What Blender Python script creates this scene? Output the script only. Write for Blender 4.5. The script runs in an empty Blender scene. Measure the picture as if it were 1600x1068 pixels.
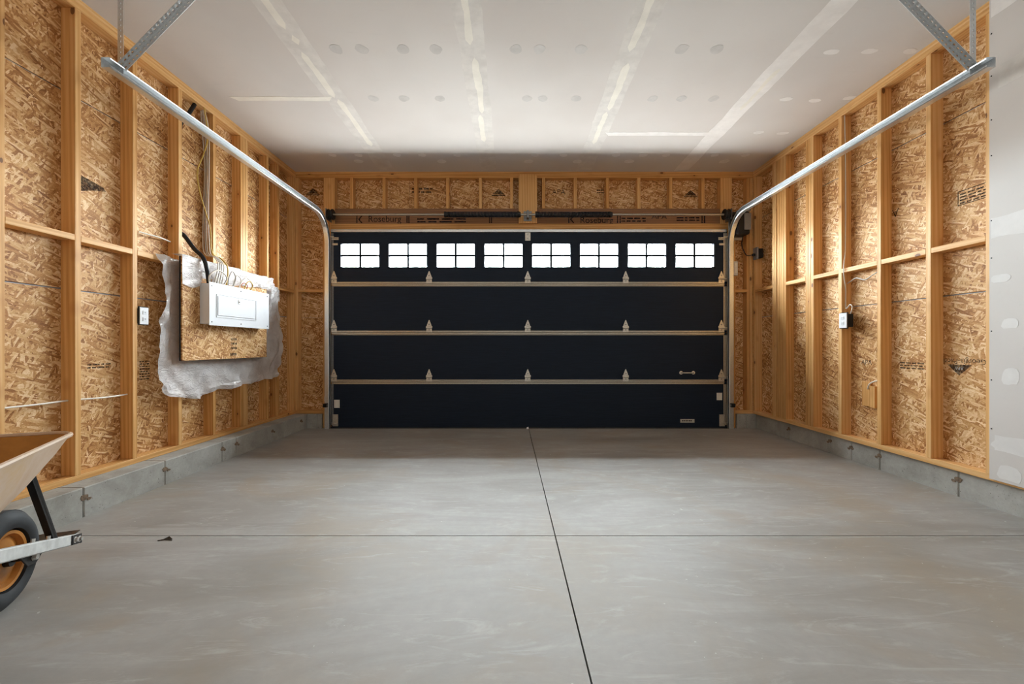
import bpy, math, random
from mathutils import Matrix, Vector, noise as mnoise

random.seed(7)
SC = bpy.context.scene
COL = SC.collection
PI = math.pi

# ------------------------------------------------------------------ camera, world, light, exposure
F, VX, VY, CZ = 668.0, 801.5, 540.0, 1.01          # focal length and vanishing point in px of 1600x1068, eye height
cam = bpy.data.cameras.new('camera')
cam.sensor_width = 36.0
cam.lens = F / 1600 * 36
cam.shift_x = -(VX - 800) / 1600
cam.shift_y = (VY - 534) / 1600
cam.clip_start = 0.02
camo = bpy.data.objects.new('camera', cam)
COL.objects.link(camo)
camo.location = (0, 0, CZ)
camo.rotation_euler = (PI / 2, 0, 0)
SC.camera = camo

world = bpy.data.worlds.new('overcast_sky')
SC.world = world
world.use_nodes = True
_bg = world.node_tree.nodes['Background']
_wt = world.node_tree
_tc = _wt.nodes.new('ShaderNodeTexCoord'); _sx = _wt.nodes.new('ShaderNodeSeparateXYZ'); _wt.links.new(_tc.outputs['Generated'], _sx.inputs[0])
_mr = _wt.nodes.new('ShaderNodeMapRange'); _mr.inputs[1].default_value = -0.02; _mr.inputs[2].default_value = 0.02; _wt.links.new(_sx.outputs[2], _mr.inputs[0])
_mx = _wt.nodes.new('ShaderNodeMix'); _mx.data_type = 'RGBA'; _wt.links.new(_mr.outputs[0], _mx.inputs[0])
_mx.inputs[6].default_value = (0.47, 0.46, 0.445, 1)      # pale sunlit ground below the horizon
_mx.inputs[7].default_value = (0.92, 0.97, 1.0, 1)       # overcast sky
_wt.links.new(_mx.outputs[2], _bg.inputs['Color'])
_bg.inputs['Strength'].default_value = 150.0

WIN_X = [(562.4 + 74.75 * i - VX) / 127.97 for i in range(8)]     # centres of the eight door windows
WIN_W, WIN_Z0, WIN_Z1 = 0.47, 1.968, 2.258
for wx in WIN_X:                                                  # sky portals in the eight window openings
    l = bpy.data.lights.new('window_portal', 'AREA')
    l.shape = 'RECTANGLE'; l.size = WIN_W; l.size_y = WIN_Z1 - WIN_Z0
    l.cycles.is_portal = True
    o = bpy.data.objects.new('window_portal', l); COL.objects.link(o)
    o.location = (wx, 5.285, (WIN_Z0 + WIN_Z1) / 2); o.rotation_euler = (-PI / 2, 0, 0)

SC.view_settings.view_transform = 'Standard'
SC.view_settings.look = 'None'
SC.view_settings.gamma = 1.0
SC.view_settings.use_curve_mapping = False
SC.view_settings.exposure = 0.0
SC.cycles.max_bounces = 16
SC.cycles.diffuse_bounces = 10
SC.cycles.transparent_max_bounces = 16
SC.cycles.sample_clamp_indirect = 8.0
SC.cycles.use_denoising = True
SC.cycles.filter_width = 1.0
LAMP_W = 14.0

# ------------------------------------------------------------------ main dimensions (metres)
XL, XR = -2.68, 2.96          # room-side faces of the studs, left and right
YW, YD = 5.27, 5.22           # room-side faces of the front wall studs and of the door
YB = -1.75                    # back wall
SD, ST = 0.089, 0.038         # two by four
CEIL = 3.155
FND = 0.175                   # top of the concrete foundation
PLT = FND + ST
TOPP = 3.08                   # underside of the top plates

def wall_y(X, px): return F * abs(X) / abs(px - VX)
def wall_z(y, py): return CZ + (VY - py) * y / F
def wpt(X, px, py):
    y = wall_y(X, px); return (X, y, wall_z(y, py))
def fx(px, y=YW): return (px - VX) * y / F
def fz(py, y=YW): return CZ + (VY - py) * y / F
def cpt(px, py):
    d = (CEIL - CZ) * F / (VY - py); return ((px - VX) * d / F, d)

# ------------------------------------------------------------------ material helpers
class NT:
    def __init__(self, name):
        self.m = bpy.data.materials.new(name); self.m.use_nodes = True
        self.t = self.m.node_tree; self.t.nodes.clear()
        self.out = self.t.nodes.new('ShaderNodeOutputMaterial')
    def n(self, typ, **kw):
        nd = self.t.nodes.new('ShaderNode' + typ)
        for k, v in kw.items():
            if k.startswith('i_'):
                key = k[2:]
                key = int(key) if key.isdigit() else key.replace('_', ' ')
                self.set(nd.inputs[key], v)
            else: setattr(nd, k, v)
        return nd
    def set(self, sock, v):
        if isinstance(v, bpy.types.NodeSocket): self.t.links.new(v, sock)
        elif isinstance(v, (tuple, list)) and sock.type == 'RGBA' and len(v) == 3: sock.default_value = (*v, 1)
        else: sock.default_value = v
    def math(self, op, a, b=0.0, c=0.0, clamp=False):
        nd = self.n('Math', operation=op, use_clamp=clamp)
        self.set(nd.inputs[0], a); self.set(nd.inputs[1], b)
        if op in ('MULTIPLY_ADD', 'COMPARE', 'SMOOTH_MIN'): self.set(nd.inputs[2], c)
        return nd.outputs[0]
    def mixc(self, f, a, b, mode='MIX'):
        nd = self.n('Mix', data_type='RGBA', blend_type=mode, clamp_factor=True)
        self.set(nd.inputs[0], f); self.set(nd.inputs[6], a); self.set(nd.inputs[7], b)
        return nd.outputs[2]
    def mixf(self, f, a, b):
        nd = self.n('Mix', data_type='FLOAT')
        self.set(nd.inputs[0], f); self.set(nd.inputs[2], a); self.set(nd.inputs[3], b)
        return nd.outputs[0]
    def ramp(self, f, stops, interp='LINEAR'):
        nd = self.n('ValToRGB'); cr = nd.color_ramp; cr.interpolation = interp
        while len(cr.elements) < len(stops): cr.elements.new(0.5)
        for e, (p, c) in zip(cr.elements, stops):
            e.position = p; e.color = (*c, 1) if len(c) == 3 else c
        self.set(nd.inputs[0], f); return nd.outputs[0]
    def noise(self, vec, scale, detail=3.0, rough=0.55, dist=0.0, dim='3D'):
        nd = self.n('TexNoise', noise_dimensions=dim)
        self.set(nd.inputs['Vector'], vec); nd.inputs['Scale'].default_value = scale
        nd.inputs['Detail'].default_value = detail; nd.inputs['Roughness'].default_value = rough
        nd.inputs['Distortion'].default_value = dist
        return nd.outputs[0]
    def mapr(self, v, a, b, c=0.0, d=1.0):
        nd = self.n('MapRange'); self.set(nd.inputs[0], v)
        for i, q in enumerate((a, b, c, d)): nd.inputs[i + 1].default_value = q
        return nd.outputs[0]
    def mapping(self, vec, loc=(0, 0, 0), rot=(0, 0, 0), scale=(1, 1, 1)):
        nd = self.n('Mapping'); self.set(nd.inputs['Vector'], vec)
        nd.inputs['Location'].default_value = loc; nd.inputs['Rotation'].default_value = rot; nd.inputs['Scale'].default_value = scale
        return nd.outputs[0]
    def coord(self, jitter=0.0):
        v = self.n('TexCoord').outputs['Object']
        if jitter:
            r = self.n('ObjectInfo').outputs['Random']
            c = self.n('CombineXYZ')
            for i, k in enumerate((1.0, 1.73, 2.41)): self.set(c.inputs[i], self.math('MULTIPLY', r, jitter * k))
            a = self.n('VectorMath', operation='ADD'); self.set(a.inputs[0], v); self.set(a.inputs[1], c.outputs[0]); v = a.outputs[0]
        return v
    def bump(self, h, strength=0.3, dist=0.01):
        nd = self.n('Bump'); self.set(nd.inputs['Height'], h)
        nd.inputs['Strength'].default_value = strength; nd.inputs['Distance'].default_value = dist
        return nd.outputs[0]
    def principled(self, color, rough=0.5, metal=0.0, spec=0.5, normal=None, **kw):
        p = self.n('BsdfPrincipled')
        self.set(p.inputs['Base Color'], color); self.set(p.inputs['Roughness'], rough); self.set(p.inputs['Metallic'], metal)
        self.set(p.inputs['Specular IOR Level'], spec)
        if normal is not None: self.set(p.inputs['Normal'], normal)
        for k, v in kw.items(): self.set(p.inputs[k.replace('_', ' ')], v)
        return p.outputs[0]
    def done(self, sh):
        self.t.links.new(sh, self.out.inputs['Surface']); return self.m

MAT = {}
def simple(name, color, rough=0.5, metal=0.0, spec=0.5, var=0.06, scale=30.0, bump=0.0):
    t = NT(name); v = t.coord(5.0)
    nz = t.noise(v, scale, 3)
    lo = tuple(max(0, c * (1 - var)) for c in color); hi = tuple(min(1, c * (1 + var)) for c in color)
    col = t.ramp(nz, [(0.3, lo), (0.7, hi)])
    r = t.mapr(nz, 0.3, 0.7, max(0.02, rough - 0.06), min(1, rough + 0.06))
    nrm = t.bump(nz, bump, 0.002) if bump else None
    MAT[name] = t.done(t.principled(col, r, metal, spec, nrm)); return MAT[name]

def make_osb():
    t = NT('osb_strands'); v = t.coord(11.0)
    wob = t.n('TexNoise'); t.set(wob.inputs['Vector'], v); wob.inputs['Scale'].default_value = 7.0; wob.inputs['Detail'].default_value = 2.0
    sub = t.n('VectorMath', operation='SUBTRACT'); t.set(sub.inputs[0], wob.outputs[1]); sub.inputs[1].default_value = (.5, .5, .5)
    sc = t.n('VectorMath', operation='SCALE'); t.set(sc.inputs[0], sub.outputs[0]); sc.inputs['Scale'].default_value = 0.022
    ad = t.n('VectorMath', operation='ADD'); t.set(ad.inputs[0], v); t.set(ad.inputs[1], sc.outputs[0]); v2 = ad.outputs[0]
    tone = None; h = None
    for i, (ang, sx, sy, thr) in enumerate([(6, 18, 66, 0), (-40, 20, 78, .36), (64, 21, 80, .42), (-72, 22, 84, .5), (34, 19, 76, .45), (-12, 17, 80, .5), (84, 22, 92, .6), (-55, 20, 88, .6), (18, 15, 84, .62)]):
        m = t.mapping(t.mapping(v2, (0, 0, 0), (0, 0, math.radians(ang))), (i * 3.7, i * 1.9, 0), (0, 0, 0), (sx, sy, 1))
        vo = t.n('TexVoronoi', voronoi_dimensions='2D', feature='F1'); t.set(vo.inputs['Vector'], m); vo.inputs['Scale'].default_value = 1.0
        s = t.n('SeparateColor'); t.set(s.inputs[0], vo.outputs['Color'])
        if tone is None: tone, h = s.outputs[0], s.outputs[2]
        else:
            k = t.math('GREATER_THAN', s.outputs[1], thr)
            tone = t.mixf(k, tone, s.outputs[0]); h = t.mixf(k, h, s.outputs[2])
    fib = t.noise(t.mapping(v2, (0, 0, 0), (0, 0, 0.1), (90, 200, 1)), 1.0, 3, 0.65, 0.8)
    big = t.noise(v, 2.3, 3, 0.6)
    tt = t.math('ADD', t.math('MULTIPLY_ADD', tone, 0.46, 0.055), t.math('MULTIPLY', fib, 0.46))
    tt = t.math('ADD', tt, t.math('MULTIPLY', t.math('SUBTRACT', big, 0.5), 0.42))
    col = t.ramp(tt, [(0.12, (.13, .043, .010)), (0.30, (.32, .135, .037)), (0.46, (.51, .262, .088)), (0.60, (.66, .41, .185)), (0.78, (.84, .63, .385))])
    n = t.bump(h, 0.35, 0.004)
    MAT['osb'] = t.done(t.principled(col, 0.62, 0, 0.35, n))

def make_wood(name, lo, mid, hi, knots=True):
    t = NT(name); v = t.coord(9.0)
    r = t.n('ObjectInfo').outputs['Random']
    warp = t.noise(t.mapping(v, scale=(3, 3, 0.8)), 1.0, 2)
    g = t.noise(t.mapping(v, scale=(70, 70, 1.6)), 1.0, 4, 0.6, 0.6)
    w = t.n('TexWave', wave_type='BANDS', bands_direction='DIAGONAL'); t.set(w.inputs['Vector'], t.mapping(v, scale=(60, 60, 0.9)))
    w.inputs['Scale'].default_value = 0.35; w.inputs['Distortion'].default_value = 5.0; w.inputs['Detail'].default_value = 2.0
    f = t.math('ADD', t.math('MULTIPLY', g, 0.6), t.math('MULTIPLY', w.outputs[1], 0.22))
    f = t.math('ADD', f, t.math('MULTIPLY', t.math('SUBTRACT', r, 0.5), 0.28))
    f = t.math('ADD', f, t.math('MULTIPLY', t.math('SUBTRACT', warp, 0.5), 0.3))
    col = t.ramp(f, [(0.12, lo), (0.42, mid), (0.75, hi)])
    if knots:
        vo = t.n('TexVoronoi', voronoi_dimensions='3D', feature='F1'); t.set(vo.inputs['Vector'], t.mapping(v, scale=(9, 9, 5)))
        vo.inputs['Scale'].default_value = 1.0
        s = t.n('SeparateColor'); t.set(s.inputs[0], vo.outputs['Color'])
        sel = t.math('GREATER_THAN', s.outputs[0], 0.38)
        rad = t.mapr(s.outputs[1], 0, 1, 0.04, 0.13)
        k = t.math('MULTIPLY', t.math('LESS_THAN', vo.outputs['Distance'], rad), sel)
        ring = t.math('MULTIPLY', t.mapr(vo.outputs['Distance'], 0.1, 0.3, 0.35, 0.0), sel)
        col = t.mixc(ring, col, (lo[0] * .75, lo[1] * .6, lo[2] * .5))
        col = t.mixc(t.math('MULTIPLY', k, 0.85), col, (.13, .052, .018))
    MAT[name] = t.done(t.principled(col, 0.55, 0, 0.35, t.bump(g, 0.08, 0.002)))

def make_concrete_floor():
    t = NT('concrete_floor'); v = t.n('NewGeometry').outputs['Position']
    a = t.noise(v, 0.55, 5, 0.6, 0.8)
    b = t.noise(t.mapping(v, (3, 1, 0), (0, 0, 0.5), (0.7, 2.6, 1)), 1.1, 6, 0.62, 1.6)
    c = t.noise(v, 26, 4, 0.65)
    d = t.noise(v, 160, 2, 0.6)
    f = t.math('ADD', t.math('MULTIPLY', a, 0.45), t.math('MULTIPLY', b, 0.55))
    col = t.ramp(f, [(0.30, (.215, .200, .178)), (0.45, (.285, .273, .255)), (0.56, (.345, .338, .325)), (0.70, (.42, .416, .404))])
    br = t.noise(t.mapping(v, (7, 2, 0)), 1.3, 4, 0.6, 1.0)
    col = t.mixc(t.mapr(br, 0.48, 0.68, 0, 0.55), col, (.30, .240, .172))
    sw = t.noise(t.mapping(v, (1, 4, 0), (0, 0, -0.7), (1.2, 5.5, 1)), 1.6, 7, 0.7, 2.2)
    col = t.mixc(t.mapr(sw, 0.54, 0.74, 0, 0.6), col, (.48, .482, .476))
    col = t.mixc(t.mapr(c, 0.25, 0.8, 0.0, 0.34), col, (.22, .215, .205))
    fl = t.math('MULTIPLY', t.math('GREATER_THAN', t.noise(v, 38, 2, 0.5), 0.73), t.math('GREATER_THAN', t.noise(v, 2.1, 2), 0.55))
    col = t.mixc(t.math('MULTIPLY', fl, 0.5), col, (.62, .62, .60))
    rough = t.mapr(f, 0.3, 0.75, 0.46, 0.62)
    MAT['floor'] = t.done(t.principled(col, rough, 0, 0.36, t.bump(d, 0.06, 0.002)))

def make_foundation():
    t = NT('cast_concrete'); v = t.n('NewGeometry').outputs['Position']
    a = t.noise(v, 3.0, 6, 0.65, 0.4); b = t.noise(v, 40, 4, 0.7); p = t.noise(v, 90, 2, 0.5)
    col = t.ramp(a, [(0.3, (.27, .265, .24)), (0.5, (.38, .38, .355)), (0.72, (.48, .485, .465))])
    col = t.mixc(t.mapr(b, 0.35, 0.8, 0, 0.3), col, (.2, .19, .165))
    pit = t.math('GREATER_THAN', p, 0.71)
    col = t.mixc(t.math('MULTIPLY', pit, 0.7), col, (.1, .09, .075))
    MAT['foundation'] = t.done(t.principled(col, 0.75, 0, 0.3, t.bump(b, 0.2, 0.004)))

def make_drywall():
    t = NT('drywall_paper'); v = t.n('NewGeometry').outputs['Position']
    a = t.noise(v, 0.9, 3, 0.5); b = t.noise(t.mapping(v, scale=(1, 4, 4)), 6, 4, 0.6)
    col = t.ramp(a, [(0.35, (.60, .575, .555)), (0.65, (.66, .645, .63))])
    col = t.mixc(t.mapr(b, 0.62, 0.8, 0, 0.18), col, (.50, .48, .46))
    MAT['drywall'] = t.done(t.principled(col, 0.8, 0, 0.2))
    for nm, c1, c2 in (('mud_band', (.60, .585, .565), (.70, .685, .66)), ('mud_tape', (.74, .725, .67), (.82, .80, .74)), ('mud_soft', (.665, .655, .645), (.72, .71, .70)),
                       ('mud_grey', (.50, .49, .48), (.58, .57, .56)), ('mud_white', (.74, .73, .72), (.82, .81, .80))):
        t = NT(nm); v = t.n('NewGeometry').outputs['Position']
        nz = t.noise(v, 9, 4, 0.6)
        MAT[nm] = t.done(t.principled(t.ramp(nz, [(0.35, c1), (0.65, c2)]), 0.75, 0, 0.25))

def make_metal():
    for nm, c1, c2, r in (('galvanized', (.68, .72, .75), (.76, .80, .83), 0.32), ('tan_steel', (.40, .375, .32), (.50, .47, .41), 0.38),
                          ('zinc', (.55, .53, .47), (.72, .70, .64), 0.42), ('grey_steel', (.20, .21, .22), (.28, .29, .30), 0.45)):
        t = NT(nm); v = t.coord(3.0)
        vo = t.n('TexVoronoi', feature='F1'); t.set(vo.inputs['Vector'], v); vo.inputs['Scale'].default_value = 160.0
        s = t.n('SeparateColor'); t.set(s.inputs[0], vo.outputs['Color'])
        MAT[nm] = t.done(t.principled(t.ramp(s.outputs[0], [(0, c1), (1, c2)]), t.mapr(s.outputs[1], 0, 1, r - .03, r + .03), 0.9))

def make_door():
    t = NT('navy_door_steel'); v = t.n('NewGeometry').outputs['Position']
    g = t.noise(t.mapping(v, scale=(2, 2, 55)), 3.0, 4, 0.6)
    col = t.ramp(g, [(0.3, (.0045, .0110, .0240)), (0.7, (.0075, .0170, .0350))])
    MAT['door'] = t.done(t.principled(col, 0.55, 0, 0.22, t.bump(g, 0.12, 0.002)))

def make_glass():
    t = NT('window_glass'); v = t.coord()
    lw_ = t.n('LayerWeight'); lw_.inputs[0].default_value = 0.5
    fres = t.math('MULTIPLY_ADD', t.math('POWER', lw_.outputs['Facing'], 5.0), 0.92, 0.045)
    tr = t.n('BsdfTransparent'); tr.inputs[0].default_value = (.93, .95, .95, 1)
    gl = t.n('BsdfGlossy'); gl.inputs['Roughness'].default_value = 0.02
    mx = t.n('MixShader'); t.set(mx.inputs[0], fres); t.set(mx.inputs[1], tr.outputs[0]); t.set(mx.inputs[2], gl.outputs[0])
    MAT['glass'] = t.done(mx.outputs[0])

def make_plastic_sheet():
    t = NT('poly_sheet'); v = t.coord()
    nz = t.noise(v, 5, 4, 0.6); n2 = t.math('ABSOLUTE', t.math('SUBTRACT', t.noise(t.mapping(v, rot=(0.6, 0, 0), scale=(1, 1.0, 2.2)), 9, 3, 0.55, 1.4), 0.5))
    bmp = t.bump(n2, 0.7, 0.03)
    p = t.principled((.80, .81, .83), 0.14, 0, 0.7, bmp)
    tl = t.n('BsdfTranslucent'); tl.inputs[0].default_value = (.9, .91, .92, 1)
    m1 = t.n('MixShader'); m1.inputs[0].default_value = 0.25; t.set(m1.inputs[1], p); t.set(m1.inputs[2], tl.outputs[0])
    tr = t.n('BsdfTransparent'); tr.inputs[0].default_value = (.95, .95, .95, 1)
    m2 = t.n('MixShader'); t.set(m2.inputs[0], t.mapr(nz, 0.3, 0.7, 0.66, 0.96)); t.set(m2.inputs[1], tr.outputs[0]); t.set(m2.inputs[2], m1.outputs[0])
    t2 = m2.outputs[0]
    MAT['poly'] = t.done(t2)

def make_ink(name, color, keep):
    t = NT(name); v = t.n('NewGeometry').outputs['Position']
    nz = t.noise(v, 60, 3, 0.65)
    d = t.n('BsdfDiffuse'); d.inputs[0].default_value = (*color, 1)
    tr = t.n('BsdfTransparent')
    mx = t.n('MixShader'); t.set(mx.inputs[0], t.mapr(nz, 0.35, 0.6, keep * .35, keep)); t.set(mx.inputs[1], tr.outputs[0]); t.set(mx.inputs[2], d.outputs[0])
    MAT[name] = t.done(mx.outputs[0])

def make_tray():
    t = NT('tray_outside'); v = t.coord()
    a = t.noise(v, 4, 5, 0.65, 0.5)
    MAT['tray_out'] = t.done(t.principled(t.ramp(a, [(0.35, (.47, .325, .215)), (0.55, (.53, .405, .31)), (0.72, (.50, .335, .165))]), 0.5, 0, 0.4))
    t = NT('tray_inside'); v = t.coord(); a = t.noise(v, 5, 5, 0.65, 0.5)
    MAT['tray_in'] = t.done(t.principled(t.ramp(a, [(0.3, (.28, .115, .022)), (0.55, (.40, .18, .038)), (0.75, (.36, .17, .05))]), 0.6, 0, 0.3))

make_osb()
make_wood('stud_wood', (.51, .243, .066), (.68, .382, .138), (.79, .52, .255))
make_wood('lvl_wood', (.20, .095, .042), (.27, .135, .062), (.33, .175, .085), knots=False)
make_concrete_floor(); make_foundation(); make_drywall(); make_metal(); make_door(); make_glass(); make_plastic_sheet(); make_tray()
make_ink('ink', (.03, .03, .035), 0.5)
make_ink('lvl_ink', (.035, .03, .04), 0.75)
simple('house_wrap', (.52, .56, .60), 0.6)
simple('siding', (.30, .31, .33), 0.6)
simple('blocker_dark', (.06, .06, .06), 0.9, scale=60)  # dark tone of the slab added outside to dim the ceiling edge
simple('blocker_grey', (.35, .35, .35), 0.6)  # grey of the overhang added outside to block high sky
simple('black_plastic', (.009, .010, .012), 0.5, spec=0.3)
simple('black_steel', (.013, .013, .014), 0.4, 0.3)
simple('spring_steel', (.020, .028, .040), 0.4, 0.6)
simple('rubber', (.028, .031, .035), 0.72, scale=18, var=0.35)
simple('handle_paint', (.50, .51, .50), 0.6, scale=22, var=0.2)
simple('orange_rim', (.50, .20, .035), 0.45, scale=12, var=0.2)
simple('white_enamel', (.74, .76, .79), 0.35, var=0.012)
simple('box_grey', (.58, .56, .54), 0.45, var=0.02)
simple('white_plastic', (.80, .82, .85), 0.35, var=0.02)
simple('cable_white', (.72, .68, .60), 0.45, var=0.05)
simple('cable_grey', (.50, .48, .44), 0.45, var=0.05)
simple('cable_yellow', (.62, .42, .09), 0.45, var=0.05)
simple('cable_red', (.45, .07, .03), 0.45)
simple('label_white', (.72, .70, .64), 0.6)
simple('label_grey', (.42, .42, .38), 0.6)
simple('grey_plastic', (.20, .20, .21), 0.45)
simple('tie_rust', (.17, .12, .08), 0.9, scale=60, var=0.4, bump=0.4)
simple('bark', (.05, .04, .03), 0.9)
simple('bolt_steel', (.62, .62, .60), 0.35, 0.8)
simple('lamp_white', (.8, .8, .78), 0.4)
_t = NT('bulb_glow'); _e = _t.n('Emission'); _e.inputs[0].default_value = (1, .88, .72, 1); _e.inputs[1].default_value = 12
MAT['bulb'] = _t.done(_e.outputs[0])

# ------------------------------------------------------------------ mesh helpers
class MB:
    def __init__(self): self.v = []; self.f = []; self.mi = []; self.smooth = False
    def add(self, vs, fs, mi=0):
        b = len(self.v); self.v += [tuple(p) for p in vs]
        self.f += [tuple(b + i for i in f) for f in fs]; self.mi += [mi] * len(fs); return self
    def box(self, x0, x1, y0, y1, z0, z1, mi=0):
        vs = [(x, y, z) for z in (z0, z1) for y in (y0, y1) for x in (x0, x1)]
        return self.add(vs, [(0, 2, 3, 1), (4, 5, 7, 6), (0, 1, 5, 4), (2, 6, 7, 3), (0, 4, 6, 2), (1, 3, 7, 5)], mi)
    def cbox(self, x0, x1, y0, y1, z0, z1, c=0.004, mi=0):
        """box with every edge chamfered"""
        vs = []; idx = {}
        X, Y, Z = (x0, x1), (y0, y1), (z0, z1)
        for i in range(2):
            for j in range(2):
                for k in range(2):
                    sx, sy, sz = (1 - 2 * i) * c, (1 - 2 * j) * c, (1 - 2 * k) * c
                    for a in range(3):
                        p = [X[i] + sx, Y[j] + sy, Z[k] + sz]; p[a] = (X[i], Y[j], Z[k])[a]
                        idx[(i, j, k, a)] = len(vs); vs.append(p)
        fs = []
        g = lambda i, j, k, a: idx[(i, j, k, a)]
        for s in range(2):
            q = [g(s, 0, 0, 0), g(s, 1, 0, 0), g(s, 1, 1, 0), g(s, 0, 1, 0)]; fs.append(q if s else q[::-1])
            q = [g(0, s, 0, 1), g(0, s, 1, 1), g(1, s, 1, 1), g(1, s, 0, 1)]; fs.append(q if s else q[::-1])
            q = [g(0, 0, s, 2), g(1, 0, s, 2), g(1, 1, s, 2), g(0, 1, s, 2)]; fs.append(q if s else q[::-1])
        for s in range(2):
            for r in range(2):
                q = [g(0, s, r, 1), g(1, s, r, 1), g(1, s, r, 2), g(0, s, r, 2)]; fs.append(q if s != r else q[::-1])
                q = [g(s, 0, r, 0), g(s, 1, r, 0), g(s, 1, r, 2), g(s, 0, r, 2)]; fs.append(q if s == r else q[::-1])
                q = [g(s, r, 0, 0), g(s, r, 1, 0), g(s, r, 1, 1), g(s, r, 0, 1)]; fs.append(q if s != r else q[::-1])
        for i in range(2):
            for j in range(2):
                for k in range(2):
                    q = [g(i, j, k, 0), g(i, j, k, 1), g(i, j, k, 2)]; fs.append(q if (i + j + k) % 2 else q[::-1])
        return self.add(vs, fs, mi)
    def sweep(self, path, prof, closed_prof=True, caps=True, frames=None, mi=0):
        """profile points (a, b) swept along path; frames = list of (A, B) axes"""
        n = len(prof); vs = []
        for i, p in enumerate(path):
            A, B = frames[i]
            for a, b in prof: vs.append(Vector(p) + A * a + B * b)
        fs = []
        m = n if closed_prof else n - 1
        for i in range(len(path) - 1):
            for k in range(m):
                k2 = (k + 1) % n
                fs.append((i * n + k, i * n + k2, (i + 1) * n + k2, (i + 1) * n + k))
        if caps and closed_prof:
            fs.append(tuple(range(n))[::-1]); fs.append(tuple((len(path) - 1) * n + k for k in range(n)))
        return self.add(vs, fs, mi)
    def tube(self, path, r, seg=8, mi=0, caps=True):
        P = [Vector(p) for p in path]; n = len(P)
        rr = r if isinstance(r, (list, tuple)) else [r] * n
        fr = []; prev = None
        for i in range(n):
            d = (P[min(i + 1, n - 1)] - P[max(i - 1, 0)]).normalized()
            if prev is None:
                h = Vector((0, 0, 1)) if abs(d.z) < 0.9 else Vector((1, 0, 0))
                A = d.cross(h).normalized()
            else: A = (prev - d * prev.dot(d)).normalized()
            prev = A; fr.append((A, d.cross(A)))
        vs = []; fs = []
        for i in range(n):
            for k in range(seg):
                t = 2 * PI * k / seg; vs.append(P[i] + (fr[i][0] * math.cos(t) + fr[i][1] * math.sin(t)) * rr[i])
        for i in range(n - 1):
            for k in range(seg):
                k2 = (k + 1) % seg; fs.append((i * seg + k, i * seg + k2, (i + 1) * seg + k2, (i + 1) * seg + k))
        if caps: fs.append(tuple(range(seg))[::-1]); fs.append(tuple((n - 1) * seg + k for k in range(seg)))
        self.smooth = True
        return self.add(vs, fs, mi)
    def lathe(self, prof, origin, axis, seg=32, mi=0, closed=False):
        """prof: (radius, height along axis)"""
        ax = Vector(axis).normalized(); h = Vector((0, 0, 1)) if abs(ax.z) < 0.9 else Vector((1, 0, 0))
        A = ax.cross(h).normalized(); B = ax.cross(A); O = Vector(origin); vs = []; fs = []; n = len(prof)
        for k in range(seg):
            t = 2 * PI * k / seg; d = A * math.cos(t) + B * math.sin(t)
            for r, z in prof: vs.append(O + d * r + ax * z)
        m = n if closed else n - 1
        for k in range(seg):
            k2 = (k + 1) % seg
            for i in range(m):
                j = (i + 1) % n; fs.append((k * n + i, k2 * n + i, k2 * n + j, k * n + j))
        self.smooth = True
        return self.add(vs, fs, mi)
    def prism(self, poly, o, u, w, d, mi=0):
        """polygon (a, b) in axes u, w from o, extruded by vector d"""
        o, u, w, d = Vector(o), Vector(u), Vector(w), Vector(d); n = len(poly)
        vs = [o + u * a + w * b for a, b in poly] + [o + u * a + w * b + d for a, b in poly]
        fs = [tuple(range(n))[::-1], tuple(range(n, 2 * n))] + [(i, (i + 1) % n, n + (i + 1) % n, n + i) for i in range(n)]
        return self.add(vs, fs, mi)
    def mesh(self, name, off=(0, 0, 0)):
        me = bpy.data.meshes.new(name)
        ox, oy, oz = off
        me.from_pydata([(x - ox, y - oy, z - oz) for x, y, z in self.v], [], self.f)
        me.polygons.foreach_set('material_index', self.mi)
        if self.smooth:
            me.polygons.foreach_set('use_smooth', [True] * len(me.polygons))
            try: me.set_sharp_from_angle(angle=math.radians(38))
            except Exception: pass
        me.update(); return me

def link(name, me, mats, parent=None, loc=(0, 0, 0)):
    o = bpy.data.objects.new(name, me); COL.objects.link(o)
    if not isinstance(mats, (list, tuple)): mats = [mats]
    if len(me.materials) == 0:
        for m in mats: me.materials.append(MAT[m])
    o.location = loc
    if parent is not None: o.parent = parent
    return o

def tag(o, label=None, cat=None, group=None, kind=None):
    if label: o['label'] = label
    if cat: o['category'] = cat
    if group: o['group'] = group
    if kind: o['kind'] = kind
    return o

def thing(name, loc, label, cat, group=None, rotz=0.0):
    o = bpy.data.objects.new(name, None); COL.objects.link(o)
    o.location = loc; o.rotation_euler = (0, 0, rotz); o.empty_display_size = 0.1
    return tag(o, label, cat, group)

def world_off(p):
    off = Vector((0, 0, 0))
    while p is not None: off += p.location; p = p.parent
    return off

def part(name, mb, mats, parent, label=None):
    """mesh given in world coordinates, origin placed at its centre, under an unrotated parent"""
    if not mb.v: return None
    c = Vector([(min(p[i] for p in mb.v) + max(p[i] for p in mb.v)) / 2 for i in range(3)])
    o = link(name, mb.mesh(name, c), mats, parent, c - world_off(parent))
    if label: o['label'] = label
    return o

def lpart(name, mb, mats, parent, label=None):
    """mesh given in the local coordinates of its thing"""
    o = link(name, mb.mesh(name), mats, parent)
    if label: o['label'] = label
    return o

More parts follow.
